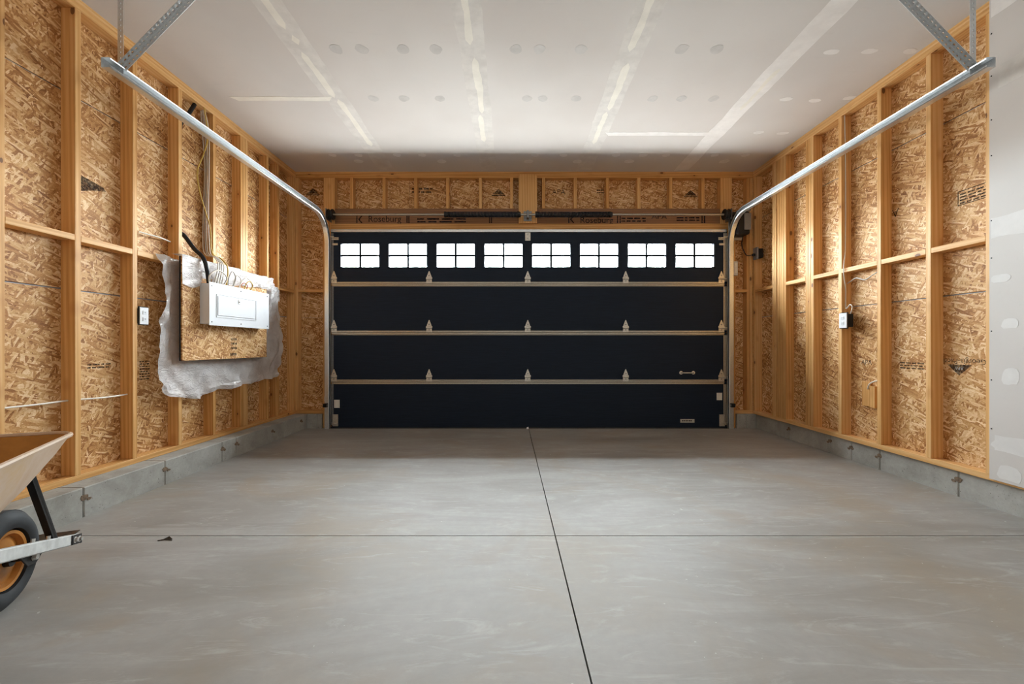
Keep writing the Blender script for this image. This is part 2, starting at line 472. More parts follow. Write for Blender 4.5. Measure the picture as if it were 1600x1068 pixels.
_bc = {}
def board(name, x0, x1, y0, y1, z0, z1, axis, mat, parent, c=0.002):
    dx, dy, dz = x1 - x0, y1 - y0, z1 - z0
    if axis == 'z': a, b, L, rot = dx, dy, dz, (0, 0, 0)
    elif axis == 'y': a, b, L, rot = dx, dz, dy, (-PI / 2, 0, 0)
    else: a, b, L, rot = dz, dy, dx, (0, PI / 2, 0)
    key = (round(a, 4), round(b, 4), round(L, 4), mat)
    if key not in _bc:
        _bc[key] = MB().cbox(-a / 2, a / 2, -b / 2, b / 2, -L / 2, L / 2, c).mesh(name)
    o = link(name, _bc[key], mat, parent, Vector(((x0 + x1) / 2, (y0 + y1) / 2, (z0 + z1) / 2)) - world_off(parent))
    o.rotation_euler = rot
    return o

def sheet(name, side, u0, u1, z0, z1, pos, th, mat, parent):
    """flat panel; side 'l'/'r' runs along Y at x = pos, side 'f' along X at y = pos; pos = room-side face"""
    key = ('s', round(u1 - u0, 4), round(z1 - z0, 4), th, mat)
    if key not in _bc:
        _bc[key] = MB().box(-(u1 - u0) / 2, (u1 - u0) / 2, -(z1 - z0) / 2, (z1 - z0) / 2, -th / 2, th / 2).mesh(name)
    uc, zc = (u0 + u1) / 2, (z0 + z1) / 2
    if side == 'l': M = Matrix(((0, 0, 1), (1, 0, 0), (0, 1, 0))); loc = (pos - th / 2, uc, zc)
    elif side == 'r': M = Matrix(((0, 0, -1), (-1, 0, 0), (0, 1, 0))); loc = (pos + th / 2, uc, zc)
    else: M = Matrix(((1, 0, 0), (0, 0, -1), (0, 1, 0))); loc = (uc, pos + th / 2, zc)
    o = link(name, _bc[key], mat, parent)
    o.matrix_local = Matrix.Translation(Vector(loc) - world_off(parent)) @ M.to_4x4()
    return o

def text_mesh(s, size, name):
    cu = bpy.data.curves.new(name, 'FONT'); cu.body = s; cu.size = size; cu.align_x = 'CENTER'; cu.align_y = 'CENTER'
    cu.extrude = 0.0002; cu.resolution_u = 3
    ob = bpy.data.objects.new(name, cu); COL.objects.link(ob)
    dg = bpy.context.evaluated_depsgraph_get()
    me = bpy.data.meshes.new_from_object(ob.evaluated_get(dg))
    bpy.data.objects.remove(ob); bpy.data.curves.remove(cu)
    me.name = name
    return me

def stamp(side, u, z, pos, text, size, parent, mat='ink', turn=0.0, sx=1.0):
    me = text_mesh(text, size, 'printed_stamp'); me.materials.clear()
    o = link('printed_stamp', me, mat, parent)
    place_flat(o, side, u, z, pos, turn, sx); return o

def place_flat(o, side, u, z, pos, turn=0.0, sx=1.0):
    e = 0.0006
    if side == 'l': M = Matrix(((0, 0, 1), (1, 0, 0), (0, 1, 0))); loc = (pos + e, u, z)
    elif side == 'r': M = Matrix(((0, 0, -1), (-1, 0, 0), (0, 1, 0))); loc = (pos - e, u, z)
    else: M = Matrix(((1, 0, 0), (0, 0, -1), (0, 1, 0))); loc = (u, pos - e, z)
    o.matrix_local = Matrix.Translation(Vector(loc) - world_off(o.parent)) @ M.to_4x4() @ Matrix.Rotation(turn, 4, 'Z') @ Matrix.Diagonal((sx, 1, 1, 1))

def stamp_poly(side, u, z, pos, polys, parent, mat='ink', turn=0.0):
    mb = MB()
    for p in polys: mb.prism(p, (0, 0, -.0002), (1, 0, 0), (0, 1, 0), (0, 0, .0004))
    o = link('printed_stamp', mb.mesh('printed_stamp'), mat, parent); place_flat(o, side, u, z, pos, turn); return o

def spline(pts, n=10):
    """Catmull-Rom through points"""
    P = [Vector(p) for p in pts]; P = [P[0] * 2 - P[1]] + P + [P[-1] * 2 - P[-2]]; out = []
    for i in range(1, len(P) - 2):
        a, b, c, d = P[i - 1:i + 3]
        for k in range(n):
            t = k / n
            out.append(0.5 * ((2 * b) + (c - a) * t + (2 * a - 5 * b + 4 * c - d) * t * t + (3 * b - a - 3 * c + d) * t ** 3))
    out.append(P[-2]); return out

# ------------------------------------------------------------------ floor
JX0, JX1 = 0.236, 0.192        # centre saw cut, near and far
JY = 2.275
floor = link('floor', MB().box(-2.95, 3.25, YB - .1, 5.41, -0.15, -0.035).mesh('floor'), 'floor')
tag(floor, 'grey troweled concrete floor slab with two saw cut joints', kind='structure')
def slab(x0a, x0b, x1a, x1b, y0, y1):
    mb = MB(); v = [(x0a, y0), (x1a, y0), (x1b, y1), (x0b, y1)]
    vs = [(x, y, z) for z in (-0.036, 0.0) for x, y in v]
    mb.add(vs, [(3, 2, 1, 0), (4, 5, 6, 7), (0, 1, 5, 4), (1, 2, 6, 5), (2, 3, 7, 6), (3, 0, 4, 7)])
    part('slab', mb, 'floor', floor)
def jx(y): return JX0 + (JX1 - JX0) * (y - 1.28) / (5.2 - 1.28)
g = 0.003
slab(-2.95, -2.95, jx(YB) - g, jx(JY) - g, YB - .1, JY - g); slab(jx(YB) + g, jx(JY) + g, 3.25, 3.25, YB - .1, JY - g)
slab(-2.95, -2.95, jx(JY) - g, jx(5.41) - g, JY + g, 5.41); slab(jx(JY) + g, jx(5.41) + g, 3.25, 3.25, JY + g, 5.41)

# ------------------------------------------------------------------ ceiling
ceil = link('ceiling', MB().box(-2.95, 3.25, YB - .1, 5.50, CEIL + .0127, CEIL + .06).mesh('ceiling'), 'drywall')
tag(ceil, 'unpainted drywall ceiling with taped joints', kind='structure')
SEAMS = [fx(607, YW), fx(764, YW), fx(911, YW), fx(1062, YW)]
CROSS = [cpt(400, 154)[1], 99, 99, cpt(1000, 209)[1], 99]
xs = [-2.80] + SEAMS + [3.08]
for i in range(5):
    ys = [YB] + sorted({CROSS[i] - 2.44, CROSS[i]} if CROSS[i] < 50 else {1.2}) + [5.36]
    for a, b in zip(ys, ys[1:]):
        part('drywall_panel', MB().box(xs[i], xs[i + 1], a, b, CEIL, CEIL + .0127), 'drywall', ceil)

def strip(x, w, y0, y1, th, wob, seed, mat, name, along='y', step=0.05):
    mb = MB(); n = max(2, int((y1 - y0) / step)); vs = []; fs = []
    for i in range(n + 1):
        y = y0 + (y1 - y0) * i / n
        l = x - w / 2 + wob * mnoise.noise((y * 3.1, seed, 0)) + wob * .5 * mnoise.noise((y * 14, seed, 3))
        r = x + w / 2 + wob * mnoise.noise((y * 2.7, seed + 9, 0)) + wob * .5 * mnoise.noise((y * 13, seed + 9, 3))
        if i in (0, n): l = r = (l + r) / 2 + 1e-4 if wob > 0.012 else l; r = max(r, l + 1e-4)
        for q in (l, r):
            p = (q, y) if along == 'y' else (y, q)
            vs.append((p[0], p[1], CEIL - th)); vs.append((p[0], p[1], CEIL + .002))
    for i in range(n):
        k = i * 4
        fs += [(k, k + 4, k + 6, k + 2), (k, k + 1, k + 5, k + 4), (k + 2, k + 6, k + 7, k + 3)]
    mb.add(vs, fs); return part(name, mb, mat, ceil)

for i, sx in enumerate(SEAMS):
    strip(sx, 0.19 if i < 3 else 0.17, YB + .05, 5.25, 0.0008, 0.012, i * 5, 'mud_band' if i < 3 else 'mud_white', 'mud_band')
spans = [[(YB, 2.9), (2.95, 3.05), (3.12, 3.7), (3.72, 4.6)], [(YB, 3.05), (3.18, 3.95), (3.97, 4.5)], [(YB, 3.12), (3.24, 3.9), (3.92, 4.55)], [(2.2, 2.5), (3.3, 3.9)]]
for i, sp in enumerate(spans):
    for j, (a, b) in enumerate(sp):
        strip(SEAMS[i] + (.012 if j % 2 else -.008), 0.05 if i < 3 else .04, a, b, 0.0016, 0.016, i * 7 + j, 'mud_tape', 'joint_tape')
strip(CROSS[0], 0.06, -2.45, SEAMS[0] - .02, 0.0014, 0.010, 31, 'mud_tape', 'joint_tape', 'x')
strip(CROSS[3], 0.07, SEAMS[2] + .06, SEAMS[3] - .03, 0.0014, 0.012, 37, 'mud_white', 'joint_tape', 'x')

def patch(px, py, w, h, mat, rot=0.0):
    x, y = cpt(px, py); mb = MB(); n = 12; vs = []
    for k in range(n):
        t = 2 * PI * k / n; r = 1 + 0.25 * mnoise.noise((px * .37 + math.cos(t), py + math.sin(t), 2))
        a, b = w / 2 * r * math.cos(t), h / 2 * r * math.sin(t)
        vs.append((x + a * math.cos(rot) - b * math.sin(rot), y + a * math.sin(rot) + b * math.cos(rot)))
    mb.add([(p[0], p[1], CEIL - .0009) for p in vs] + [(p[0], p[1], CEIL + .002) for p in vs],
           [tuple(range(n))] + [(i, n + i, n + (i + 1) % n, (i + 1) % n) for i in range(n)])
    part('mud_patch', mb, mat, ceil)
for px in (525, 566, 630, 681, 806, 843, 908, 1065, 1120): patch(px, 77, .09, .10, 'mud_grey', random.uniform(-.6, .6))
for px in (583, 631, 687, 823, 848, 900, 1020, 1065, 1115): patch(px, 154, .09, .09, 'mud_grey', random.uniform(-.6, .6))
for px, py in ((1299, 81), (1359, 80), (1422, 80), (1229, 155), (1273, 157), (1328, 153), (1223, 208), (1185, 207)): patch(px, py, .11, .06, 'mud_white', random.uniform(-.2, .2))
for px in (836, 880, 963, 1005, 1041, 1117, 1165, 715, 660, 620, 520, 560): patch(px, 242, .09, .09, 'mud_white', random.uniform(-.5, .5))
for px in (826, 902, 983, 1132, 690, 560): patch(px, 252, .11, .10, 'mud_white', random.uniform(-.5, .5))

# ------------------------------------------------------------------ walls
wl = link('wall_left', MB().box(XL - SD - .05, XL - SD - .0125, YB - .1, 5.3715, FND, CEIL).mesh('wall_left'), 'house_wrap')
tag(wl, 'open framed wall of pine studs and strand board carrying the breaker panel', kind='structure')
wr = link('wall_right', MB().box(XR + SD + .0125, XR + SD + .05, YB - .1, 5.3715, FND, CEIL).mesh('wall_right'), 'house_wrap')
tag(wr, 'open framed wall of pine studs and strand board ending in a drywall sheet', kind='structure')
OX0, OX1, OZ = -2.180, 2.572, 2.385          # door opening
mb = MB()
y0, y1 = YW + SD + .0125, YW + SD + .05
mb.box(XL - SD - .05, OX0, y0, y1, 0.0, 4.47); mb.box(OX1, XR + SD + .05, y0, y1, 0.0, 4.47); mb.box(OX0, OX1, y0, y1, OZ, 4.47)
wf = link('wall_front', mb.mesh('wall_front'), 'siding')
tag(wf, 'framed front wall with header and short studs around the garage door', kind='structure')
wb = link('wall_back', MB().box(XL - SD, XR + SD, YB - .1, YB, 0.0, CEIL).mesh('wall_back'), 'drywall')
tag(wb, 'white drywall house wall behind the camera', kind='structure')

def stud(parent, x0, x1, y0, y1, z0=PLT, z1=TOPP): return board('stud', x0, x1, y0, y1, z0, z1, 'z', 'stud_wood', parent)
def plates(parent, x0, x1, y0, y1, axis):
    board('bottom_plate', x0, x1, y0, y1, FND, PLT, axis, 'stud_wood', parent)
    m = (TOPP + CEIL) / 2
    board('top_plate', x0, x1, y0, y1, TOPP, m, axis, 'stud_wood', parent)
    board('top_plate', x0, x1, y0, y1, m, CEIL, axis, 'stud_wood', parent)
OS = 0.011
ROWS = [(0.145, 1.357), (1.366, 2.577), (2.586, CEIL)]

# left wall
plates(wl, XL - SD, XL, YB, YW + SD, 'y')
LY = [2.218 - .402 * k for k in range(9, 0, -1)] + [2.218, 2.616, 3.013, 3.426, 3.821]
LST = list(LY) + [4.207, 4.246, 4.285, 4.656, 4.867, 5.23]
for y in LST: stud(wl, XL - SD, XL, y, y + ST)
for i, (a, b) in enumerate(ROWS):
    us = [YB, .629, 3.032, 5.35] if i % 2 == 0 else [YB, -.577, 1.835, 4.226, 5.35]
    for u0c, u1c in zip(us, us[1:]): sheet('sheathing_panel', 'l', u0c, u1c - .003, a, b, XL - SD, OS, 'osb', wl)
BZ = 1.655
for a, b in zip(LST, LST[1:]):
    if b - a > .25: board('blocking', XL - SD + .001, XL, a + ST, b, BZ, BZ + ST, 'y', 'stud_wood', wl)
# right wall
plates(wr, XR, XR + SD, 1.9, YW + SD, 'y')
RST = [2.22, 2.640, 3.028, 3.439, 3.851, 4.211, 4.250, 4.289, 4.636, 4.675, 4.714, 4.753, 4.806, 4.845, 5.23]
for y in RST: stud(wr, XR, XR + SD, y, y + ST)
for i, (a, b) in enumerate(ROWS):
    us = [1.9, 3.458, 5.35] if i % 2 == 0 else [1.9, 2.24, 4.27, 5.35]
    for u0c, u1c in zip(us, us[1:]): sheet('sheathing_panel', 'r', u0c, u1c - .003, a, b, XR + SD, OS, 'osb', wr)
for a, b in zip(RST, RST[1:]):
    if b - a > .25: board('blocking', XR, XR + SD - .001, a + ST, b, BZ + .01, BZ + .01 + ST, 'y', 'stud_wood', wr)
# drywall sheet on the near end of the right wall
DE = 2.645
zz = [0.19, 1.415, 2.64, CEIL]
for a, b in zip(zz, zz[1:]): part('drywall_sheet', MB().box(XR - .0127, XR, YB, DE, a, b), 'drywall', wr)
def rpatch(y, z, w, h, mat, seed, n=14, th=.0009):
    mb = MB(); vs = []
    for k in range(n):
        t = 2 * PI * k / n; r = 1 + .22 * mnoise.noise((seed + math.cos(t), math.sin(t), seed))
        c, s = math.cos(t), math.sin(t); q = max(abs(c), abs(s)) ** .6
        vs.append((min(DE - .002, y + w / 2 * r * c / q), z + h / 2 * r * s / q))
    mb.add([(XR - .0127 - th, a, b) for a, b in vs] + [(XR - .0125, a, b) for a, b in vs], [tuple(range(n))] + [(i, n + i, n + (i + 1) % n, (i + 1) % n) for i in range(n)])
    part('mud_patch', mb, mat, wr)
def rp(px, py):
    y = wall_y(XR - .013, px); return y, wall_z(y, py)
for px, py, w, h, m in ((1579, 588, .09, .1, 'mud_soft'), (1577, 740, .13, .09, 'mud_soft'), (1563, 435, .1, .05, 'mud_soft'), (1578, 505, .09, .06, 'mud_soft'),
                        (1570, 695, .14, .06, 'mud_soft')):
    rpatch(*rp(px, py), w, h, m, px * .1)
def rband(z, w, y0, y1, seed, mat):
    mb = MB(); n = 30; vs = []; fs = []
    for i in range(n + 1):
        y = y0 + (y1 - y0) * i / n
        for k, s in enumerate((-1, 1)):
            q = z + s * w / 2 + .014 * mnoise.noise((y * 6, seed + 4 * k, 1)); vs += [(XR - .0137, y, q), (XR - .0125, y, q)]
    for i in range(n):
        k = i * 4; fs += [(k, k + 2, k + 6, k + 4), (k, k + 4, k + 5, k + 1), (k + 2, k + 3, k + 7, k + 6)]
    mb.add(vs, fs); part('mud_band', mb, mat, wr)
rband(1.73, .13, 1.2, DE - .01, 2, 'mud_soft'); rband(0.42, .1, 1.2, DE - .03, 7, 'mud_soft'); rband(3.09, .12, 1.2, DE - .01, 12, 'mud_white')
rband(2.64, .14, 1.2, DE - .05, 19, 'mud_band')
for z in (2.93, 2.67, 2.4, 2.18, 1.78, 1.55, 1.1, .8, .5): part('screw', MB().lathe([(0, -.0022), (.004, -.002), (.004, 0)], (XR - .0127, DE - .012, z), (1, 0, 0), 8), 'black_steel', wr)

# front wall
plates(wf, XL, OX0 - .07, YW, YW + SD, 'x')
for o in list(wf.children):
    if o.name.startswith('top_plate'): bpy.data.objects.remove(o)
m = (TOPP + CEIL) / 2
board('top_plate', XL, XR, YW, YW + SD, TOPP, m, 'x', 'stud_wood', wf); board('top_plate', XL, XR, YW, YW + SD, m, CEIL, 'x', 'stud_wood', wf)
board('bottom_plate', OX1 + .07, XR, YW, YW + SD, FND, PLT, 'x', 'stud_wood', wf)
for px in (546.7, 597.5, 647, 697, 748, 797, 847, 896.5, 947, 996, 1046, 1096):
    x = fx(px); board('cripple_stud', x, x + ST, YW, YW + SD, 2.702, TOPP, 'z', 'stud_wood', wf)
stud(wf, fx(461), fx(461) + ST, YW, YW + SD); stud(wf, XR - ST, XR, YW, YW + SD); stud(wf, XR - 2 * ST - .002, XR - ST - .002, YW, YW + SD)
# posts beside the opening: flat boards on the wall face
board('post', fx(505.5), fx(523), YW - .002, YW + SD, 2.36, TOPP, 'z', 'stud_wood', wf); board('post', fx(1125.6), fx(1143.6), YW - .002, YW + SD, 2.36, TOPP, 'z', 'stud_wood', wf)
board('jamb', fx(504.8), OX0, YW - .0055, YW + SD, 0.002, 2.36, 'z', 'stud_wood', wf); board('jamb', OX1, fx(1149), YW - .0055, YW + SD, 0.002, 2.36, 'z', 'stud_wood', wf)
# laminated header, trim board below it and spring pad
board('header_beam', fx(523), fx(1125.6), YW + .004, YW + SD, fz(349.5), 2.702, 'x', 'lvl_wood', wf)
board('head_jamb', fx(517), fx(1137), YW - .0055, YW + SD, 2.385, fz(349.5), 'x', 'stud_wood', wf)
board('spring_pad', fx(810.4), fx(839), YW - .036, YW + .003, fz(349.5), TOPP + .03, 'z', 'stud_wood', wf)
for x0, x1 in ((fx(461) + ST, fx(505.5)), (fx(1149), XR - 2 * ST - .002)):
    board('blocking', x0, x1, YW, YW + SD - .001, fz(456.3), fz(452), 'x', 'stud_wood', wf)
for (a, b, z0, z1) in ((XL - SD + .012, OX0 - .002, .145, 1.36), (XL - SD + .012, OX0 - .002, 1.364, 2.58), (OX1 + .002, XR + SD - .012, .145, 1.36), (OX1 + .002, XR + SD - .012, 1.364, 2.58)):
    sheet('sheathing_panel', 'f', a, b, z0, z1, YW + SD, OS, 'osb', wf)
e = [XL - SD + .012, -1.3, 1.14, XR + SD - .012]
for a, b in zip(e, e[1:]): sheet('sheathing_panel', 'f', a, b - .003, 2.584, CEIL, YW + SD, OS, 'osb', wf)

# concrete foundation curb in cast lengths with tie marks
def curb(parent, side, cuts, xa, xb):
    for a, b in zip(cuts, cuts[1:]):
        part('foundation_segment', MB().cbox(xa, xb, a + .002, b - .002, -0.012, FND, .005), 'foundation', parent)
    face = xb if side == 'l' else xa
    for c in cuts[1:-1]:
        for dz, k in ((.115, 1.0), (.10, .6)):
            mb = MB(); s = 1 if side == 'l' else -1; vs = []; n = 9
            for i in range(n):
                t = 2 * PI * i / n; r = .016 * k * (1 + .5 * mnoise.noise((c * 9 + math.cos(t), math.sin(t), k)))
                vs.append((c + 1.5 * r * math.cos(t) + (.03 if k < 1 else 0), dz + r * math.sin(t)))
            mb.add([(face + s * .003, a, b) for a, b in vs] + [(face - s * .001, a, b) for a, b in vs], [tuple(range(n)), ] + [(i, n + i, n + (i + 1) % n, (i + 1) % n) for i in range(n)])
            part('form_tie', mb, 'tie_rust', parent)
curb(wl, 'l', [YB, -1.08, -.48, .12, .72, 1.32, 1.92, 2.52, 3.11, 3.72, 3.91, 4.5, 5.10, 5.374], XL - SD - .06, -2.53)
curb(wr, 'r', [YB, -1.08, -.48, .12, .40, 1.0, 1.62, 2.245, 2.864, 3.48, 3.77, 4.02, 4.62, 5.374], 2.985, XR + SD + .06)
for x0, x1 in ((-2.528, -2.40), (-2.397, fx(504.8) - .002), (fx(1149) + .002, 2.86), (2.863, 2.983)):
    part('foundation_segment', MB().cbox(x0, x1, YW - .03, YW + SD + .04, -.012, FND, .003), 'foundation', wf)

# print on the strand board and header
po, pl, pf = XR + SD, XL - SD, YW + SD
TRI = [[(-.075, .03), (.075, .03), (0, -.045)]]
def blurb(side, u, z, pos, w, h, rows, parent, seed=0, mat='ink'):
    rnd = random.Random(seed); polys = []; rh = h / rows
    for r in range(rows):
        x = -w / 2; zb = h / 2 - (r + 1) * rh
        while x < w / 2:
            L = rnd.uniform(.12, .3) * w; x1 = min(x + L, w / 2); polys.append([(x, zb), (x1, zb), (x1, zb + rh * .5), (x, zb + rh * .5)]); x = x1 + .06 * w
    return stamp_poly(side, u, z, pos, polys, parent, mat)
def sr(px, py, text, size, turn=0.0):
    y = wall_y(po, px); stamp('r', y, wall_z(y, py), po, text, size, wr, turn=turn)
def sl(px, py, text, size, turn=0.0):
    y = wall_y(pl, px); stamp('l', y, wall_z(y, py), pl, text, size, wl, turn=turn)
sr(1503, 564, 'Georgia-Pacific', .05, PI)
y = wall_y(po, 1499); stamp_poly('r', y, wall_z(y, 576), po, [[(-.08, .028), (.08, .028), (0, -.045)]], wr)
stamp('r', y, wall_z(y, 575), po - .0005, 'APA', .03, wr, 'cable_grey', PI)
sr(1390, 335, 'APA', .09, PI); sr(1354, 566, 'APA', .06)
y = wall_y(po, 1521); stamp_poly('r', y, wall_z(y, 303), po, [[(-.1, .05), (.1, .05), (.1, .044), (-.1, .044)], [(-.1, -.05), (.1, -.05), (.1, -.044), (-.1, -.044)], [(-.1, -.05), (-.094, -.05), (-.094, .05), (-.1, .05)], [(.094, -.05), (.1, -.05), (.1, .05), (.094, .05)]], wr)
y = wall_y(pl, 143); stamp_poly('l', y, wall_z(y, 291), pl, [[(-.09, .05), (.08, .02), (.10, .0), (.02, -.02), (-.07, -.055)]], wl)
y = wall_y(pl, 226); blurb('l', y, wall_z(y, 577), pl, .09, .15, 8, wl, 3)
y = wall_y(po, 1521); blurb('r', y, wall_z(y, 303), po, .17, .08, 4, wr, 5)
y = wall_y(pl, 155); blurb('l', y, wall_z(y, 570), pl, .16, .04, 2, wl, 8); y = wall_y(po, 1425); blurb('r', y, wall_z(y, 570), po, .2, .06, 3, wr, 9)
for px, py in ((489, 300), (1079, 303), (779, 301)):
    stamp_poly('f', fx(px, pf), fz(py, pf), pf, [[(-.075, -.02), (.075, -.02), (0, .05)], [(-.085, -.04), (.085, -.04), (.085, -.028), (-.085, -.028)]], wf)
stamp('f', fx(873, pf), fz(300, pf), pf, 'APA', .09, wf)
blurb('f', fx(938, pf), fz(298, pf), pf, .09, .06, 2, wf, 11); blurb('f', fx(660, pf), fz(296, pf), pf, .26, .08, 2, wf, 12)
hy = YW + .004
stamp('f', fx(601, hy), fz(342.3, hy), hy, 'Roseburg', .112, wf, 'lvl_ink', sx=.95)
for px in (636, 639): stamp_poly('f', fx(px, hy), fz(342.5, hy), hy, [[(-.006, -.045), (.006, -.045), (.006, .045), (-.006, .045)]], wf, 'lvl_ink')
def logo(px): stamp_poly('f', fx(px, hy), fz(342.5, hy), hy, [[(-.04, -.045), (-.028, -.045), (-.028, .045), (-.04, .045)], [(-.02, 0), (.02, .045), (.035, .045), (0, 0)], [(-.02, 0), (0, 0), (.035, -.045), (.02, -.045)]], wf, 'lvl_ink')
logo(562); logo(893)
stamp('f', fx(932, hy), fz(344, hy), hy, 'Roseburg', .112, wf, 'lvl_ink', sx=.95)
for px in (965, 969, 1097, 1101, 765, 768): stamp_poly('f', fx(px, hy), fz(342.5, hy), hy, [[(-.006, -.045), (.006, -.045), (.006, .045), (-.006, .045)]], wf, 'lvl_ink')
stamp('f', fx(1030, hy), fz(338.5, hy), hy, 'APA', .08, wf, 'lvl_ink', sx=1.3)
blurb('f', fx(990, hy), fz(342, hy), hy, .30, .07, 2, wf, 13, 'lvl_ink'); blurb('f', fx(690, hy), fz(343, hy), hy, .6, .07, 2, wf, 14, 'lvl_ink'); blurb('f', fx(1075, hy), fz(341, hy), hy, .28, .06, 2, wf, 15, 'lvl_ink')

# ------------------------------------------------------------------ outside: unseen overhang and dark slab, added to shape the window light
tag(link('added_overhang', MB().box(-4.2, 4.5, YW + SD + .05, 6.85, 4.47, 4.55).box(-4.2, 4.5, 6.85, 6.88, 4.43, 4.75).mesh('added_overhang'), 'blocker_grey'), 'unseen grey overhang added outside above the garage door to block high sky light', kind='structure')  # added, depth and height set for a crisp shade edge on the floor
tag(link('added_shade_slab', MB().box(-3.6, 3.9, 5.41, 6.32, -.15, -.03).mesh('added_shade_slab'), 'blocker_dark'), 'unseen dark slab added outside the garage door to shade the ceiling edge', kind='structure')  # added, keeps ground light off the ceiling next to the door

# ------------------------------------------------------------------ garage door
door = thing('door_1', (0.2, YD + .02, 0), 'navy black sectional garage door with eight small windows', None)
door['kind'] = 'structure'
DX0, DX1 = fx(517.5, YD), fx(1136, YD)
TXL, TXR = fx(513.5, 5.185) - .022, fx(1141, 5.185) + .012        # track centre lines
def roller(parent, x, y, z, s):
    xw = (TXL + .008) if s < 0 else (TXR - .008)
    part('roller', MB().tube([(x, y, z), (xw, y, z)], .0055, 8).tube([(xw - .0115, y, z), (xw + .0115, y, z)], .022, 16), 'bolt_steel', parent)
ZS = [0.012, 0.572, 1.17, 1.764, 2.415]
TH = 0.044
def section(z0, z1, holes=()):
    mb = MB()
    if not holes: mb.cbox(DX0, DX1, YD, YD + TH, z0, z1, .004)
    else:
        hz0, hz1 = WIN_Z0 - .012, WIN_Z1 + .012
        mb.box(DX0, DX1, YD, YD + TH, z0, hz0); mb.box(DX0, DX1, YD, YD + TH, hz1, z1)
        ex = [DX0] + [q for wx in holes for q in (wx - WIN_W / 2 - .012, wx + WIN_W / 2 + .012)] + [DX1]
        for a, b in zip(ex[::2], ex[1::2]): mb.box(a, b, YD, YD + TH, hz0, hz1)
    return part('door_section', mb, 'door', door)
for i in range(3): section(ZS[i] + .002, ZS[i + 1] - .002)
section(ZS[3] + .002, ZS[4], WIN_X)
part('bottom_seal', MB().cbox(DX0 - .01, DX1 + .01, YD + .006, YD + TH - .004, .0006, ZS[0] + .006, .003), 'rubber', door)
for wx in WIN_X:
    a, b = wx - WIN_W / 2, wx + WIN_W / 2; fr = .014
    mb = MB(); q0, q1 = YD - .006, YD + TH + .004
    mb.cbox(a - .016, b + .016, q0, q1, WIN_Z1 - .004, WIN_Z1 + .016, .003); mb.cbox(a - .016, b + .016, q0, q1, WIN_Z0 - .016, WIN_Z0 + .004, .003)
    mb.cbox(a - .016, a + .004, q0, q1, WIN_Z0 + .004, WIN_Z1 - .004, .003); mb.cbox(b - .004, b + .016, q0, q1, WIN_Z0 + .004, WIN_Z1 - .004, .003)
    w = part('window_unit', mb, 'door', door)
    zc = (WIN_Z0 + WIN_Z1) / 2
    part('muntin', MB().cbox(wx - .012, wx + .012, YD + .008, YD + .03, WIN_Z0, WIN_Z1, .002), 'door', w)
    part('muntin', MB().cbox(a, b, YD + .008, YD + .03, zc - .012, zc + .012, .002), 'door', w)
    for x0, x1 in ((a + .004, wx - .012), (wx + .012, b - .004)):
        for z0, z1 in ((WIN_Z0 + .004, zc - .012), (zc + .012, WIN_Z1 - .004)):
            part('pane', MB().box(x0, x1, YD + .018, YD + .021, z0, z1), 'glass', w)
for z in ZS[1:4]:                                   # struts at the section joints
    prof = [(0, -.030), (-.006, -.030), (-.006, -.024), (-.016, -.019), (-.016, -.004), (-.009, 0), (-.016, .004), (-.016, .018), (-.006, .024), (-.006, .028), (0, .028)]
    mb = MB(); xa, xb = DX0 + .012, DX1 - .04
    mb.sweep([(xa, YD, z), (xb, YD, z)], prof, frames=[(Vector((0, 1, 0)), Vector((0, 0, 1)))] * 2)
    part('strut', mb, 'tan_steel', door, 'pale galvanized strut')
part('top_strut', MB().cbox(DX0, DX1 - .01, YD - .018, YD - .0005, ZS[4] - .022, ZS[4] + .014, .004), 'galvanized', door)
for x0, x1 in ((DX0 - .002, DX0 + .03), (DX1 - .045, DX1 + .002)):          # end caps on each section
    for i in range(4): part('end_cap', MB().cbox(x0, x1, YD - .0025, YD - .0004, ZS[i] + .03, ZS[i + 1] - .03, .001), 'grey_steel' if x0 < 0 else 'tan_steel', door)
HPX = [522.8, 671, 824.5, 977, 1126]
HP = [(-.035, -.02), (.035, -.02), (.035, .012), (.030, .018), (.030, .03), (.038, .036), (.038, .052), (.028, .060), (.026, .072), (.012, .108), (.004, .128), (-.004, .128), (-.012, .108), (-.026, .072), (-.028, .060), (-.038, .052), (-.038, .036), (-.030, .03), (-.030, .018), (-.035, .012)]
for px in HPX:
    for z in ZS[1:4]:
        x = fx(px, YD)
        mb = MB(); mb.prism(HP, (x, YD - .017, z + .026), (1, 0, 0), (0, 0, 1), (0, -.004, 0))
        mb.tube([(x - .036, YD - .026, z + .058), (x + .036, YD - .026, z + .058)], .008, 8); mb.smooth = False
        mb.box(x - .03, x + .03, YD - .018, YD - .0004, z + .03, z + .078)
        h = part('hinge', mb, 'zinc', door)
        part('bolt', MB().lathe([(0, -.007), (.007, -.006), (.007, 0)], (x, YD - .021, z + .10), (0, 1, 0), 6).lathe([(0, -.007), (.007, -.006), (.007, 0)], (x - .0, YD - .021, z + .035), (0, 1, 0), 6), 'grey_steel', h)
        if px in (522.8, 1126):
            s = -1 if px < 800 else 1
            roller(h, x, YD - .035, z + .058, s)
for px, s in ((524.2, -1), (1128, 1)):                # top roller brackets and bottom brackets
    x = fx(px, YD)
    t = part('top_bracket', MB().cbox(x - .045, x + .04, YD - .008, YD - .0004, 2.30, 2.335, .002).cbox(x - .03, x + .035, YD - .05, YD - .008, 2.318, 2.324, .001).cbox(x - .035, x + .03, YD - .008, YD - .0004, 2.235, 2.262, .002), 'zinc', door)
    roller(t, x, 5.174, 2.33, s)
    bb = part('bottom_bracket', MB().cbox(x - .035, x + .035, YD - .010, YD - .0004, .03, .175, .003).cbox(x - .03, x + .03, YD - .045, YD - .010, .06, .066, .001), 'zinc', door)
    roller(bb, x, YD - .035, .075, s)
